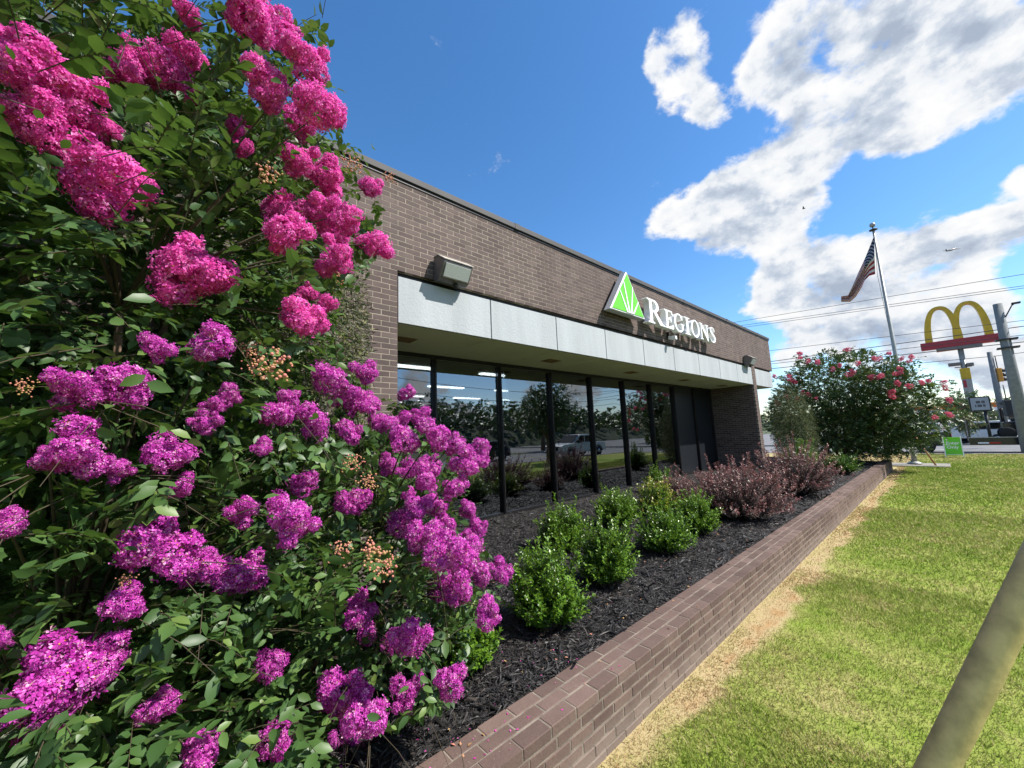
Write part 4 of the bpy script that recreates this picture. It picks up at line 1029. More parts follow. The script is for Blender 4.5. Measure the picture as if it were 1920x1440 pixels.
# flag, hanging in folds
def flag():
    nu, nv = 60, 26; V = []; U = []
    ht = at(1638, 443, x=FX - .1); hb = at(1641, 514, x=FX - .1)
    keys = [(0, (1638.5, 443), (1641, 514)), (.18, (1631, 462), (1630, 517)), (.38, (1622, 484), (1621, 526)), (.6, (1610, 510), (1616, 538)), (.8, (1598, 538), (1605, 556)), (.9, (1590, 554), (1594, 566)), (1.0, (1577, 556), (1577, 566))]
    ks = [k[0] for k in keys]
    for i in range(nu):
        u = i / (nu - 1)
        tx, ty, bx, by = [np.interp(u, ks, [k[j][c] for k in keys]) for j, c in ((1, 0), (1, 1), (2, 0), (2, 1))]
        for j in range(nv):
            v = j / (nv - 1)
            fold = math.sin(v * 9 + u * 5) * .16 * min(1, u * 2.5 + .1) + .10 * math.sin(u * 14 + v * 3) * u
            x_ = FX - .1 + fold
            V.append(at(tx + (bx - tx) * v, ty + (by - ty) * v, x=x_)); U.append((u, 1 - v))
    i = np.arange(nu - 1)[:, None] * nv + np.arange(nv - 1)[None]; F = np.stack([i, i + nv, i + nv + 1, i + 1], -1).reshape(-1, 4)
    V = np.array(V); o0 = V[0].copy(); me = npmesh('flag', V - o0, F, smooth=True)
    uv = me.uv_layers.new(name='UV'); li = np.zeros(len(me.loops), np.int32); me.loops.foreach_get('vertex_index', li)
    uv.data.foreach_set('uv', np.array(U, np.float32)[li].ravel())
    m_, t, b = principled('flag_cloth'); uvn = t.new('ShaderNodeUVMap').outputs[0]; s = t.new('ShaderNodeSeparateXYZ'); t.l.new(uvn, s.inputs[0])
    stripe = t.math('GREATER_THAN', t.math('MODULO', t.math('MULTIPLY', s.outputs[1], 13.0), 2.0), 1.0)
    col = t.mix(stripe, (.33, .03, .045, 1), (.62, .60, .58, 1))
    can = t.math('MULTIPLY', t.math('LESS_THAN', s.outputs[0], .4), t.math('GREATER_THAN', s.outputs[1], 6 / 13))
    # stars: staggered dots in the canton
    def cell(ax, n, ofs): return t.math('ABSOLUTE', t.math('SUBTRACT', t.math('FRACT', t.math('ADD', t.math('MULTIPLY', ax, n), ofs)), .5))
    def dots(o1, o2): return t.math('LESS_THAN', t.math('ADD', t.math('POWER', cell(s.outputs[0], 15.0, o1), 2.0), t.math('POWER', cell(s.outputs[1], 9.3, o2), 2.0)), .035)
    st = t.math('MAXIMUM', dots(0, 0), dots(.5, .5))
    col = t.mix(can, col, t.mix(st, (.018, .026, .085, 1), (.6, .6, .6, 1)))
    t.l.new(col, b.inputs['Base Color']); b.inputs['Roughness'].default_value = .8
    trn = t.new('ShaderNodeBsdfTranslucent'); t.l.new(col, trn.inputs[0]); mx = t.new('ShaderNodeMixShader'); mx.inputs[0].default_value = .3
    t.l.new(b.outputs[0], mx.inputs[1]); t.l.new(trn.outputs[0], mx.inputs[2]); t.l.new(mx.outputs[0], t.n['Material Output'].inputs[0])
    o = link('flag', me, 'flag_cloth', None, o0); sol = o.modifiers.new('thickness', 'SOLIDIFY'); sol.thickness = .006
    tag(o, 'red and white striped flag with blue starred canton hanging limp from the flagpole', 'flag')
flag()

# ------------------------------------------------------------------ Enter Only sign
def text_mesh(name, body, size, extrude, bold=0.0):
    cu = bpy.data.curves.new(name, 'FONT'); cu.body = body; cu.size = size; cu.extrude = extrude; cu.offset = bold
    o = bpy.data.objects.new(name, cu); me = bpy.data.meshes.new_from_object(o); me.name = name
    bpy.data.objects.remove(o); bpy.data.curves.remove(cu); return me
SX = 29.0
pL, pR, pT = at(1775, 857, x=SX), at(1806.5, 857, x=SX), at(1771, 818, x=SX)
es = empty('enter_sign', (SX, (pL[1] + pR[1]) / 2, .0), 'green sidewalk sign reading Enter Only at the lawn edge by the road', 'sign')
wd = abs(pL[1] - pR[1]); hgt = pT[2] - .04
for s in (1, -1):
    pn = box('panel', -.012, .012, -wd / 2, wd / 2, .10, hgt, 'sign_green', es, .004)
    pn.location = (s * .14, 0, 0); pn.rotation_euler = (0, R(-9) * s, 0)
    for k in (-1, 1):
        lg = box('frame_leg', -.016, .016, -.02, .02, 0, hgt + .02, 'sign_white', es); lg.location = (s * .142, k * (wd / 2 + .022), 0); lg.rotation_euler = (0, R(-9) * s, 0)
    if s == -1:
        for body, zt, sz in (('Enter', .64, .20), ('Only', .44, .20)):
            me = text_mesh('lettering', body, sz, .002, .004); lo = link('lettering', me, 'sign_white', pn)
            lo.matrix_local = Matrix.Translation((-.0155, wd / 2 - .06, hgt * zt)) @ Matrix.Rotation(R(-90), 4, 'Z') @ Matrix.Rotation(R(90), 4, 'X')
        ar = prism('arrow', [(wd / 2 - .06, hgt * .88), (wd / 2 - .12, hgt * .93), (wd / 2 - .12, hgt * .83)], 'x', -.018, -.014, 'sign_white', pn)
        box('rule', -.0165, -.0135, -wd / 2 + .03, wd / 2 - .03, .13, .15, 'sign_white', pn)

# ------------------------------------------------------------------ utility poles, wires, signals
def conc_pole(px0, py0, px1, py1, x, rtop, rbot, label, name='utility_pole'):
    p = at(px0, py0, x=x); q = at(px1, py1, x=x); y_ = q[1] if py1 > 800 else (p[1] + q[1]) / 2
    e = empty(name, (x, p[1], -.12), label, 'pole', 'concrete utility poles')
    tube('shaft', [(0, 0, 0), (0, 0, (p[2] + .12) / 2), (0, 0, p[2] + .12)], [rbot, (rtop + rbot) / 2, rtop], 'concrete_pole', e, 12)
    return e, p
e1, p1 = conc_pole(1870, 570, 1912, 760, 33.2, .17, .27, 'thick grey concrete utility pole nearest the camera at the right edge')
tube('lamp_arm', [(0, -.1, p1[2] - .8), (0, -.45, p1[2] - .1), (0, -.55, p1[2] - .02)], .03, 'black', e1, 6); box('lamp_head', -.12, .12, -.75, -.45, p1[2] - .04, p1[2] + .04, 'black', e1, .01)
for k, dz in enumerate((1.9, 2.35)): box('cross_clamp', -.28, .28, -.42, .34, p1[2] - dz, p1[2] - dz + .07, 'black', e1)
e2, p2 = conc_pole(1855, 660, 1885, 800, 47, .14, .22, 'slimmer grey concrete pole behind the traffic signal')
WIRES = [((1400, 600.7), (1920, 514), 'topmost thin power line crossing behind the flagpole'), ((1400, 609), (1920, 535.7), 'second power line from the top'), ((1400, 613), (1920, 540), 'third power line, close under the second'),
         ((1443, 657.6), (1920, 600.7), 'faint single power line passing behind the yellow arches'), ((1445, 678), (1920, 611.5), 'upper of the three low power lines meeting the thick pole'), ((1445, 682.5), (1920, 628), 'middle of the three low power lines meeting the thick pole'), ((1445, 691.5), (1920, 641), 'lowest of the three low power lines meeting the thick pole')]
for i, (a, b_, lb) in enumerate(WIRES):
    xw = 33.2 if i > 3 else 36.5
    A, B_ = at(*a, x=xw), at(*b_, x=xw); d = B_ - A; A2 = A - d * 1.2; B2 = B_ + d * .8
    q = np.linspace(0, 1, 24)[:, None]; pts = A2 + (B2 - A2) * q; pts[:, 2] += (((q[:, 0] - .5) ** 2) * 4 - 1) * .0 
    o = tube('power_line', pts, .016 if i not in (4, 6) else .022, 'cable', None, 5); tag(o, lb, 'cable', 'overhead power lines')
def signal(px, py, x, mat, label, yaw):
    p = at(px, py, x=x); e = empty('traffic_signal', (p[0], p[1], p[2]), label, 'traffic light', 'traffic signals', rz=yaw)
    box('housing', -.12, .12, -.17, .17, -.52, .52, mat, e, .03)
    for k in (-1, 0, 1):
        vs = []
        lathe('visor', [(.13, 0), (.145, .02), (.145, .26), (.13, .26)], 'black', e, (0, 0, 0)).matrix_local = Matrix.Translation((.12, 0, k * .34)) @ Matrix.Rotation(R(90), 4, 'Y')
    tube('hanger', [(0, 0, .52), (0, 0, 1.5)], .03, 'cable', e, 6)
signal(1873, 703, 47, 'signal_yellow', 'yellow three lens traffic signal hanging between the two concrete poles', R(-60))
signal(1890, 765, 40, 'black', 'black traffic signal lying dark against the street under the poles', R(30))
p = at(1873, 703, x=47)
o = tube('signal_cable', [p + [0, 14, 1.9], p + [0, 0, 1.46], p + [0, -14, 1.75]], .02, 'cable', None, 5); tag(o, 'span cable carrying the yellow traffic signal', 'cable')

# guy wire guard close to the camera at lower right
gA, gB = at(1920, 1105, x=1.46), at(1757, 1440, x=1.32)
gd = (gB - gA); tg = (0.0 - gB[2]) / gd[2]; gE = gB + gd * tg; gT = gA - gd * 1.1
gy_ = empty('guy_wire', gE, 'weathered yellow tan plastic guy wire guard slanting across the lower right corner', 'guy wire')
gpts = [gE - gE, (gB - gE), (gA - gE), (gT - gE)]
rg = .0295
tube('guard', gpts, [rg, rg, rg, rg], 'guard_plastic', gy_, 20)
tube('wire', [gT - gE, gT - gE - gd * 6], .006, 'cable', gy_, 6)
tube('anchor', [(0, 0, -.1), gpts[1] * .02 + np.array([0, 0, .04])], .02, 'lamp_metal', gy_, 8)

# ------------------------------------------------------------------ golden arches sign
MX = 58.0
def mp(px, py): q = at(px, py, x=MX); return np.array([q[1], q[2]])
k = 260 / 1920
def zp(zx, zy): return mp(1660 + zx * k, 540 + zy * k)
barL, barR = zp(490, 820), zp(1590, 690)
mc = empty('fast_food_sign', (MX, (barL[1] * 0 + zp(1040, 850)[0]), -.12), 'tall sign with yellow double arches above a red bar', 'sign')
oy = mc.location[1]; oz = -.12
zbar0 = (zp(700, 850)[1] + zp(1500, 740)[1]) / 2 - oz; yl, yr = barL[0] - oy, barR[0] - oy
zt_ = (zp(500, 775)[1] + zp(1550, 635)[1]) / 2 - oz
box('red_bar', -.45, .45, yr, yl, zbar0, zt_, 'sign_red', mc, .05); box('red_trim', -.48, .48, yr + .05, yl - .05, (zbar0 + zt_) / 2 - .05, (zbar0 + zt_) / 2 + .06, 'sign_red', mc)
box('bar_base', -.40, .40, yr + (yl - yr) * .22, yl - (yl - yr) * .20, zbar0 - .30, zbar0 - .001, 'lamp_metal', mc)
ztop = ((zp(735, 275)[1] + zp(1160, 205)[1]) / 2) - oz; zfoot = zbar0 + (zt_ - zbar0) * .3
feet = [zp(615, 800)[0] - oy, zp(1010, 700)[0] - oy, zp(1450, 690)[0] - oy]
mid_y = feet[1]
def arch(y0, y1, nm, hx=.32):
    n = 26; W = []
    for i in range(n + 1):
        a = math.pi * i / n; c = math.cos(a); s = max(0.0, math.sin(a)) ** .78
        yc = (y0 + y1) / 2 + (y0 - y1) / 2 * (abs(c) ** .86 * np.sign(c)); W.append((yc, zfoot + (ztop - zfoot) * s))
    W = np.array(W); T_ = np.gradient(W, axis=0); T_ /= np.linalg.norm(T_, axis=1)[:, None]; Nn = np.stack([-T_[:, 1], T_[:, 0]], 1)
    hw = np.interp(np.abs(np.linspace(-1, 1, n + 1)), [0, .5, 1], [.21, .33, .46]) * abs(y1 - y0) / 3.3
    poly = (W + Nn * hw[:, None]).tolist() + (W - Nn * hw[:, None])[::-1].tolist()
    bm = bmesh.new(); m_ = len(poly)
    A = [bm.verts.new((-hx, p_, q_)) for p_, q_ in poly]; B2 = [bm.verts.new((hx, p_, q_)) for p_, q_ in poly]
    h_ = n + 1
    for i in range(n):
        j = 2 * h_ - 1 - i
        bm.faces.new((A[i], A[i + 1], A[j - 1], A[j])); bm.faces.new((B2[j], B2[j - 1], B2[i + 1], B2[i]))
    for i in range(m_): bm.faces.new((A[i], B2[i], B2[(i + 1) % m_], A[(i + 1) % m_]))
    bmesh.ops.recalc_face_normals(bm, faces=bm.faces); me = bpy.data.meshes.new(nm); bm.to_mesh(me); bm.free(); return link(nm, me, 'arch_yellow', mc)
arch(feet[0], feet[1] - .06, 'arch'); arch(feet[1] + .06, feet[2], 'arch', .335)
tube('post', [(0, 0, 0), (0, 0, zbar0 - .3)], .20, 'pole_grey', mc, 12)
pz1 = zp(1130, 1110)[1] - oz; pz0 = zp(1160, 1260)[1] - oz; pzb = zp(1170, 1420)[1] - oz
hwp = abs(zp(1065, 1180)[0] - zp(1210, 1180)[0]) / 2
box('upper_cabinet', -.5, .5, -hwp, hwp, pz0, pz1, 'arch_yellow', mc, .03); lc = box('lower_cabinet', -.48, .48, -hwp * .97, hwp * .97, pzb - 1.5, pz0 - .01, 'pole_grey', mc, .03)
box('red_notice', -.492, -.482, .05, hwp * .8, pzb + .3, pz0 - .1, 'sign_red', lc)
box('trunk_cladding', -.38, .38, -.42, .42, 0, pzb - 1.52, 'bark', mc, .03)
for s, (a, b_) in enumerate(((870, 1060), (1120, 1225))):
    q0, q1 = zp(a, 1070), zp(b_, 1050); zz_ = (q0[1] + q1[1]) / 2 - oz
    box('lamp_bank', -.3, .3, min(q0[0], q1[0]) - oy, max(q0[0], q1[0]) - oy, zz_ - .14, zz_ + .16, 'lamp_metal', mc, .04)
box('lamp_bracket', -.05, .05, zp(1200, 1090)[0] - oy, zp(960, 1110)[0] - oy, pz1 + .12, pz1 + .2, 'lamp_metal', mc)

# reader board sign beyond the road
p0, p1_ = at(1818, 747, x=46), at(1857, 768, x=46)
rb = empty('reader_board', (46, (p0[1] + p1_[1]) / 2, -.12), 'white reader board sign in a black frame on a thin post across the road', 'sign')
hw = abs(p0[1] - p1_[1]) / 2; zc = (p0[2] + p1_[2]) / 2 + .12; hz = abs(p0[2] - p1_[2]) / 2
box('frame', -.1, .1, -hw - .08, hw + .08, zc - hz - .08, zc + hz + .08, 'black', rb, .01); fc = box('face', -.125, -.102, -hw, hw, zc - hz, zc + hz, 'panel', rb)
for j in range(2):
    for q in range(9): 
        if (q * 7 + j * 3) % 5: box('line_of_text', -.131, -.127, hw * .55 - q * hw * .125 - hw * .09, hw * .55 - q * hw * .125, zc + hz * (.1 - .6 * j), zc + hz * (.5 - .6 * j), 'black', fc)
tube('post', [(0, -hw * .4, 0), (0, -hw * .4, zc - hz - .08)], .09, 'black', rb, 8)

# ------------------------------------------------------------------ vehicles
def wheel(parent, x, y, r_, wdt=.22):
    wz = lathe('wheel', [(r_ * .6, -wdt / 2), (r_ * .95, -wdt / 2), (r_, -wdt / 2 + .03), (r_, wdt / 2 - .03), (r_ * .95, wdt / 2), (r_ * .6, wdt / 2)], 'rubber', parent, n=20)
    wz.matrix_local = Matrix.Translation((x, y, r_)) @ Matrix.Rotation(R(90), 4, 'X')
    lathe('rim', [(.03, -wdt / 2 - .012), (r_ * .6, -wdt / 2 + .004), (r_ * .6, wdt / 2 - .004), (.03, wdt / 2 + .012)], 'chrome', wz, n=12)
def suv(name, loc, rz, mat, label, group, L=4.6, W=1.85, H=1.68, tail='tail_red'):
    e = empty(name, loc, label, 'car', group, rz)
    body = prism('body', [(-L / 2, .45), (-L / 2 + .05, .95), (-L / 2 + .12, 1.0), (L / 2 - 1.1, 1.0), (L / 2 - .12, .86), (L / 2, .65), (L / 2 - .02, .38), (-L / 2 + .1, .32)], 'y', -W / 2, W / 2, mat, e, .06)
    prism('cabin', [(-L / 2 + .10, 1.0), (-L / 2 + .45, H - .04), (-L / 2 + .8, H), (L / 2 - 2.1, H - .02), (L / 2 - 1.25, 1.0)], 'y', -W / 2 + .10, W / 2 - .10, mat, e, .05)
    for s in (-1, 1):
        prism('window', [(-L / 2 + .42, 1.05), (-L / 2 + .62, H - .14), (L / 2 - 2.15, H - .14), (L / 2 - 1.5, 1.05)], 'y', s * (W / 2 - .098), s * (W / 2 - .085), 'car_glass', e)
        box('tail_lamp', -L / 2 - .012, -L / 2 + .12, s * (W / 2 - .22) - .12, s * (W / 2 - .22) + .12, .78, .95, tail, e, .02)
        box('headlamp', L / 2 - .18, L / 2 - .02, s * (W / 2 - .25) - .14, s * (W / 2 - .25) + .14, .66, .78, 'chrome', e, .02)
        for xx in (-L / 2 + .85, L / 2 - .85): wheel(e, xx, s * (W / 2 - .10), .34)
    prism('rear_window', [(-L / 2 + .105, 1.06), (-L / 2 + .40, H - .12), (-L / 2 + .375, H - .11), (-L / 2 + .08, 1.07)], 'y', -W / 2 + .25, W / 2 - .25, 'car_glass', e)
    box('number_plate', -L / 2 - .015, -L / 2 + .02, -.16, .16, .62, .72, 'sign_white', e)
    return e
def pickup(name, loc, rz, mat, label, group=None):
    e = empty(name, loc, label, 'pickup truck', group, rz); W = 2.0
    prism('body', [(-3.05, .55), (-3.05, 1.20), (-1.2, 1.22), (1.55, 1.22), (2.85, 1.12), (3.05, .95), (3.05, .50), (2.9, .42), (-2.9, .45)], 'y', -W / 2, W / 2, mat, e, .06)
    prism('cab', [(-1.18, 1.2), (-1.10, 1.90), (-.8, 1.95), (.55, 1.93), (1.45, 1.22)], 'y', -W / 2 + .12, W / 2 - .12, mat, e, .06)
    box('bed_liner', -2.95, -1.25, -W / 2 + .14, W / 2 - .14, 1.18, 1.226, 'black', e)
    for s in (-1, 1):
        for (a, b_, c, d) in ((-1.02, -.98, -.12, -.12), (-.02, -.02, .50, 1.18)):
            prism('window', [(a, 1.28), (b_, 1.82), (c if a < -.5 else .48, 1.82), (d, 1.28)], 'y', s * (W / 2 - .118), s * (W / 2 - .104), 'car_glass', e)
        box('mirror', .95, 1.1, s * (W / 2 + .02), s * (W / 2 + .24), 1.22, 1.48, 'black', e, .02)
        box('door_handle', -.05, .12, s * (W / 2 + .001), s * (W / 2 + .025), 1.06, 1.09, 'black', e)
        box('headlamp', 2.92, 3.07, s * .72 - .2, s * .72 + .2, .86, 1.02, 'chrome', e, .02); box('tail_lamp', -3.07, -2.97, s * .88 - .08, s * .88 + .08, .75, 1.12, 'tail_red', e, .01)
        for xx in (-1.95, 1.95):
            wheel(e, xx, s * (W / 2 - .11), .42, .27)
            prism('wheel_arch', [(xx + .55 * math.cos(R(q)), .42 + .55 * math.sin(R(q))) for q in range(0, 181, 20)] + [(xx + .47 * math.cos(R(q)), .42 + .47 * math.sin(R(q))) for q in range(180, -1, -20)], 'y', s * (W / 2 - .02), s * (W / 2 + .03), 'black', e)
    prism('windscreen', [(1.40, 1.27), (.60, 1.90), (.63, 1.92), (1.44, 1.28)], 'y', -W / 2 + .22, W / 2 - .22, 'car_glass', e)
    box('grille', 3.04, 3.09, -.5, .5, .66, 1.0, 'black', e, .01); box('bumper', 2.98, 3.16, -W / 2 + .03, W / 2 - .03, .42, .62, 'chrome', e, .03); box('rear_bumper', -3.16, -3.0, -W / 2 + .05, W / 2 - .05, .45, .62, 'chrome', e, .03)
    return e
pickup('pickup_truck', (27.6, YS - 2.2, -.115), R(180), 'car_white', 'white pickup truck on the street, seen mirrored in the dark windows')
suv('parked_car', (20.5, YS - 6.6, -.115), R(180), 'car_black', 'dark car on the street, seen mirrored in the dark windows', 'cars on the streets')
# black truck and flat trailer on the cross street
tq = at(1655, 836, x=35.0)
pickup('pickup_truck', (35.2, tq[1], -.115), R(90), 'car_black', 'black pickup truck on the cross street behind the coral myrtle and the Enter Only sign')
ty = tq[1] - 3.9
trl = empty('flat_trailer', (35.2, ty, -.115), 'black flat trailer loaded with equipment behind the black pickup', 'trailer')
box('deck', -1.05, 1.05, -5.6, .2, .62, .76, 'car_black', trl, .01); box('side_rail', -1.10, -1.055, -5.6, .2, .46, .86, 'car_black', trl); box('rub_strip', -1.11, -1.055, -5.6, .2, .864, .90, 'car_silver', trl)
box('marker', -1.115, -1.102, -.9, -.5, .54, .62, 'tail_red', trl); box('marker', -1.115, -1.102, -.49, -.1, .54, .62, 'sign_white', trl); box('marker', -1.115, -1.102, -2.9, -2.5, .54, .62, 'tail_red', trl); box('marker', -1.115, -1.102, -2.49, -2.1, .54, .62, 'sign_white', trl)
for yy in (-2.6, -3.5):
    for s in (-1, 1):
        wz = lathe('wheel', [(.2, -.1), (.36, -.1), (.38, 0), (.36, .1), (.2, .1)], 'rubber', trl, n=18); wz.matrix_local = Matrix.Translation((s * 1.0, yy, .38)) @ Matrix.Rotation(R(90), 4, 'Y')
tube('drawbar', [(0, .2, .6), (0, .85, .5)], .06, 'black', trl)
box('headboard', -1.0, 1.0, .12, .2, .76, 1.9, 'car_black', trl, .01)
eq = empty('loaded_machine', (35.2, ty - 1.75, .645), 'dark compact machine riding on the flat trailer', 'machine')
box('body', -.6, .6, -.9, .6, .25, .95, 'car_black', eq, .06); box('engine_cover', -.5, .5, -1.3, -.85, .3, .8, 'lamp_metal', eq, .05); box('seat', -.3, .3, -.3, .3, .951, 1.15, 'black', eq, .05)
for s in (-1, 1):
    for yy in (-.8, .5):
        wz = lathe('wheel', [(.1, -.12), (.30, -.12), (.32, 0), (.30, .12), (.1, .12)], 'rubber', eq, n=16); wz.matrix_local = Matrix.Translation((s * .68, yy, .32)) @ Matrix.Rotation(R(90), 4, 'Y')
tube('roll_bar', [(-.5, .55, .9), (-.5, .55, 1.7), (.5, .55, 1.7), (.5, .55, .9)], .04, 'black', eq, 6)
# cars across the road
c1 = at(1822, 800, x=49); c2 = at(1862, 800, x=49)
suv('parked_car', (49, c1[1], -.11), R(75), 'car_white', 'white car left of the sign trunk in the car park across the road', 'cars on the streets')
suv('parked_car', (50, c2[1], -.11), R(80), 'car_white', 'white estate car right of the sign trunk in the car park across the road', 'cars on the streets')
suv('parked_car', (56, c2[1] - 1.0, -.11), R(85), 'car_silver', 'silver car parked behind the white estate car', 'cars on the streets')
c3 = at(1795, 800, x=54); suv('parked_car', (54, c3[1] + 3, -.11), R(80), 'car_silver', 'silver car behind the coral myrtle across the road', 'cars on the streets')

# shop across the road
q0 = at(1795, 790, x=72); q1 = at(1935, 790, x=72)
sh = empty('corner_store', (72, (q0[1] + q1[1]) / 2, -.12), 'low pale shop with an orange and white canopy band across the road', 'building')
hw = abs(q0[1] - q1[1]) / 2 + 3; zt_ = at(1850, 756, x=72)[2] + .12
box('wall', 0, 9, -hw, hw, 0, zt_ - .9, 'store_wall', sh); box('canopy', -3, 9, -hw - .3, hw + .3, zt_ - .898, zt_ - .55, 'sign_white', sh); box('canopy_band', -3.02, 8.98, -hw - .32, hw + .32, zt_ - .548, zt_, 'store_orange', sh)
for i in range(7):
    y_ = -hw + .8 + i * (2 * hw - 1.6) / 7
    f = box('window', -.05, -.005, y_, y_ + (2 * hw - 1.6) / 7 - .5, .7, zt_ - 1.3, 'car_glass', sh)
box('sign_panel', -3.08, -3.03, 1.0, 3.2, zt_ - .9, zt_ + .15, 'tail_red', sh)
for i in range(4): tube('column', [(-2.7, -hw + i * 2 * hw / 3, 0), (-2.7, -hw + i * 2 * hw / 3, zt_ - .9)], .12, 'sign_white', sh, 8)

# ------------------------------------------------------------------ trees of the surroundings
def tree(name, base, ht, rad, label, seed, n=1500, L=.16, mat='far_leaf', tone=.42, trunk=.35, group='trees around the streets'):
    g = np.random.default_rng(seed); base = np.array(base, float); root = empty(name, base, label, 'tree', group)
    th = ht * trunk
    tube('trunk', np.array([(0, 0, -.1), (.05, .04, th * .6), (0, .1, th * 1.5)]), [rad * .075, rad * .06, rad * .03], 'bark', root)
    lobes = []
    for i in range(9):
        a = g.uniform(0, 6.28); rr = g.uniform(.15, .62) * rad; z = th + (ht - th) * g.uniform(.18, .82); s = rad * g.uniform(.34, .52)
        lobes.append((np.array([math.cos(a) * rr, math.sin(a) * rr, z]), (s, s, s * .8)))
        tube('limb', bez((0, 0, th * .8), (math.cos(a) * rr * .3, math.sin(a) * rr * .3, z * .8), (math.cos(a) * rr, math.sin(a) * rr, z), 6), np.linspace(rad * .03, rad * .008, 6), 'bark', root, 5)
    lobes.append((np.array([0, 0, (th + ht) / 2]), (rad * .6, rad * .6, (ht - th) * .45)))
    P, D = lobe_points(lobes, n, g, .6); D = unit(D + g.normal(0, .5, D.shape))
    a_, d_, n_, l_, t_, _ = sprigs(P, D, 9, L, tone, g); a_ = a_ + (a_ - np.repeat(P, 9, 0)) * (L / .1 - 1)
    tag(link('crown', leaf_mesh('crown', a_, d_, n_, l_, t_, (LV4, LF4), 1.1), mat, root), kind='stuff')
tree('street_tree', (20.6, YS + .9, 0), 5.6, 2.9, 'spreading street tree beyond the lawn, seen mirrored in the middle windows', 71, 1500, .15)
tree('street_tree', (37, -24, -.1), 8, 4.2, 'broad tree across the street, seen mirrored right of the pickup', 72, 1300, .24)
tree('street_tree', (14, -26, -.1), 7, 3.6, 'round tree across the street, seen mirrored left of the pickup', 73, 1100, .22)
tree('street_tree', (60, -22, -.1), 9, 4.5, 'tall tree far across the street corner', 74, 1100, .26)
q = at(1800, 752, x=52); tree('young_tree', (52, q[1] - .2, -.1), q[2] + .55, 2.0, 'small dark green tree right of the coral myrtle across the road', 75, 500, .2, trunk=.3)
q = at(1812, 800, x=44.6); tree('young_tree', (44.6, q[1], -.1), 2.6, .75, 'small yellow green sapling beside the reader board', 76, 260, .13, tone=.85, trunk=.3)

mat_plain('ridge_green', (0.030, 0.050, 0.018), 0.95, var=0.5, scale=0.35, bump=1.0, bscale=.8)
# wooded ridges far off
def woods(name, pts, h0, h1, label, seed, n=2600, L=.9):
    g = np.random.default_rng(seed); pts = np.array(pts, float); seg = g.integers(0, len(pts) - 1, n); f = g.random(n)
    base = pts[seg] + (pts[seg + 1] - pts[seg]) * f[:, None] + g.normal(0, 6, (n, 2))
    env = h0 + (h1 - h0) * vnoise(base[:, 0], base[:, 1], .06, seed) + 2.0 * vnoise(base[:, 0], base[:, 1], .25, seed + 1)
    z = env * g.random(n) ** .8
    P = np.concatenate([base, z[:, None]], 1); D = unit(g.normal(size=(n, 3)))
    a_, d_, n_, l_, t_, _ = sprigs(P, D, 8, L, .3, g); a_ = a_ + (a_ - np.repeat(P, 8, 0)) * 6
    rv, rf = [], []
    tt_ = np.linspace(0, len(pts) - 1, 60)
    for i_, q_ in enumerate(tt_):
        c_ = np.array([np.interp(q_, np.arange(len(pts)), pts[:, 0]), np.interp(q_, np.arange(len(pts)), pts[:, 1])])
        j_ = min(int(q_), len(pts) - 2); dv = pts[j_ + 1] - pts[j_]; dv /= np.linalg.norm(dv); nv_ = np.array([-dv[1], dv[0]])
        hh = (h0 + (h1 - h0) * float(vnoise(c_[0], c_[1], .06, seed))) * .62
        for o_, f_ in ((-16, 0), (-9, .7), (-3, .97), (3, 1), (9, .7), (16, 0)): rv.append((*(c_ + nv_ * o_), -.2 + hh * f_))
    for i_ in range(59):
        for j_ in range(5): a0 = i_ * 6 + j_; rf.append((a0, a0 + 6, a0 + 7, a0 + 1))
    rm = bpy.data.meshes.new('ridge'); rm.from_pydata(rv, [], rf); tag(link('ridge', rm, 'ridge_green', None, smooth=True), kind='structure')
    o = link(name, leaf_mesh(name, a_, d_, n_, l_, t_, (LV4, LF4), 1.4), 'far_leaf'); tag(o, label, 'woods', kind='stuff')
woods('distant_woods', [(190, -95), (190, -40), (200, 20), (205, 80), (170, 150)], 3.6, 6.5, 'far wooded ridge beyond the shops', 81, 6000, 1.0)
woods('roadside_woods', [(-40, -62), (10, -60), (60, -58), (110, -62)], 5.5, 9, 'line of woods across the front street, seen mirrored in the windows', 82, 6500, .8)
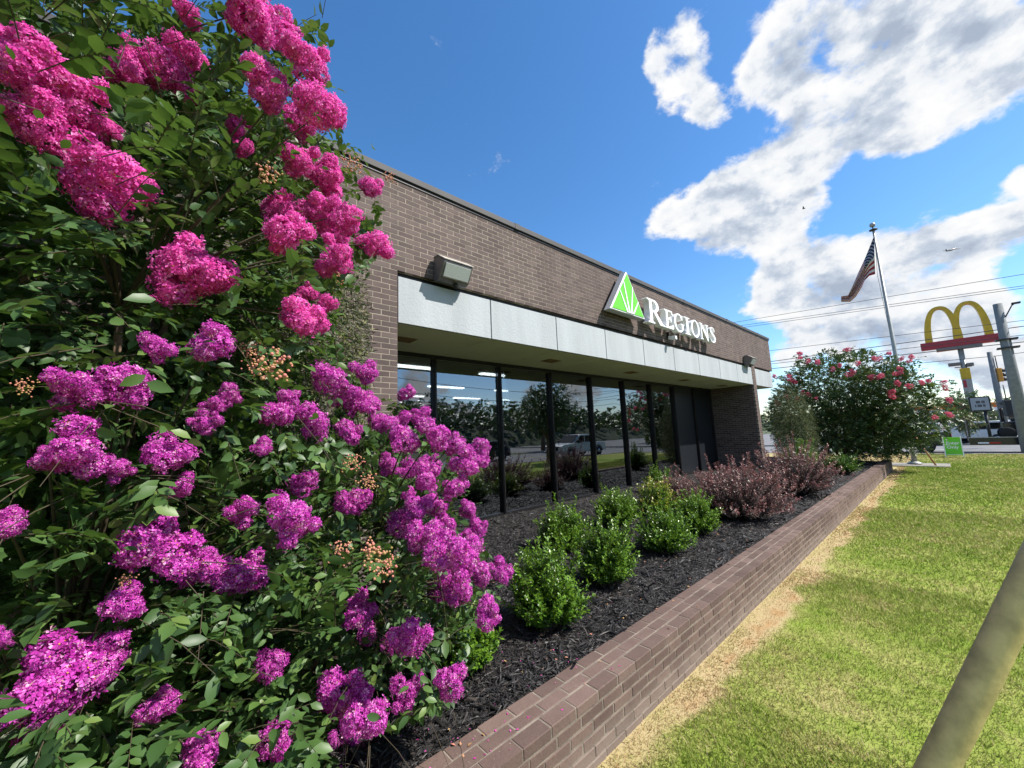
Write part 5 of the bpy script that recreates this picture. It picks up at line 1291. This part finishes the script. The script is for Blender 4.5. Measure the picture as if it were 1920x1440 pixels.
# red roadside sign mirrored in the left window
rs = empty('roadside_sign', (24.5, -31, -.12), 'red square roadside sign with a white ring, seen mirrored in the left window', 'sign')
box('panel', -.9, .9, -.1, .1, 3.0, 5.4, 'sign_red', rs, .03); tube('post', [(0, 0, 0), (0, 0, 3.0)], .12, 'lamp_metal', rs)
tor = [(.5 * math.cos(R(q)), .5 * math.sin(R(q))) for q in range(0, 360, 15)]
rp = curve_mesh('ring', [tor, [(a * .65, b_ * .65) for a, b_ in tor]], .02); ro = link('ring', rp, 'sign_white', rs); ro.matrix_local = Matrix.Translation((0, .112, 4.4)) @ Matrix.Rotation(R(90), 4, 'X')
for i, (a, b_) in enumerate((((-30, YS - 12.5, 8.2), (90, YS - 12.5, 8.0)), ((-30, YS - 12.5, 7.0), (90, YS - 12.5, 6.8)), ((-30, YS - 12.5, 6.2), (90, YS - 12.5, 6.1)))):
    q = np.linspace(0, 1, 40)[:, None]; pts = np.array(a) + (np.array(b_) - np.array(a)) * q; pts[:, 2] -= 1.1 * (1 - np.abs(((q[:, 0] * 3) % 1) * 2 - 1) ** 2)
    o = tube('street_cable', pts, .025, 'cable', None, 5); tag(o, ['upper', 'middle', 'lower'][i] + ' overhead cable along the front street, seen mirrored in the windows', 'cable', 'cables along the front street')

# aeroplane and bird in the sky
pa = at(1785, 468, dist=420); ap = empty('airplane', pa, 'tiny airplane flying in front of the clouds above the yellow arches', 'airplane', rz=R(-50))
fus = lathe('fuselage', [(.05, -3.2), (.45, -2.4), (.6, 0), (.55, 1.5), (.15, 3.8), (.05, 4)], 'lamp_metal', ap, n=10); fus.rotation_euler = (0, R(-90), 0)
prism('wing', [(-.8, -5.4), (.1, -5.4), (.9, 0), (.1, 5.4), (-.8, 5.4), (-.9, 0)], 'z', -.08, .08, 'lamp_metal', ap); prism('tail', [(-4, .1), (-3.2, .1), (-3.6, 1.7), (-4.1, 1.7)], 'y', -.06, .06, 'lamp_metal', ap)
ap.rotation_euler = (R(20), R(-14), R(-50))
pb = at(1507, 391, dist=70); bd_ = empty('bird', pb, 'tiny dark bird against the cloud', 'bird')
bf = lathe('body', [(.01, -.22), (.07, -.1), (.08, .05), (.03, .2), (.01, .24)], 'black', bd_, n=8); bf.rotation_euler = (R(80), 0, R(40))
prism('wings', [(-.08, -.02), (0, .05), (.08, -.02), (.1, .0), (.45, .12), (.12, .07), (0, .09), (-.12, .07), (-.45, .12), (-.1, .0)], 'y', -.08, .05, 'black', bd_)
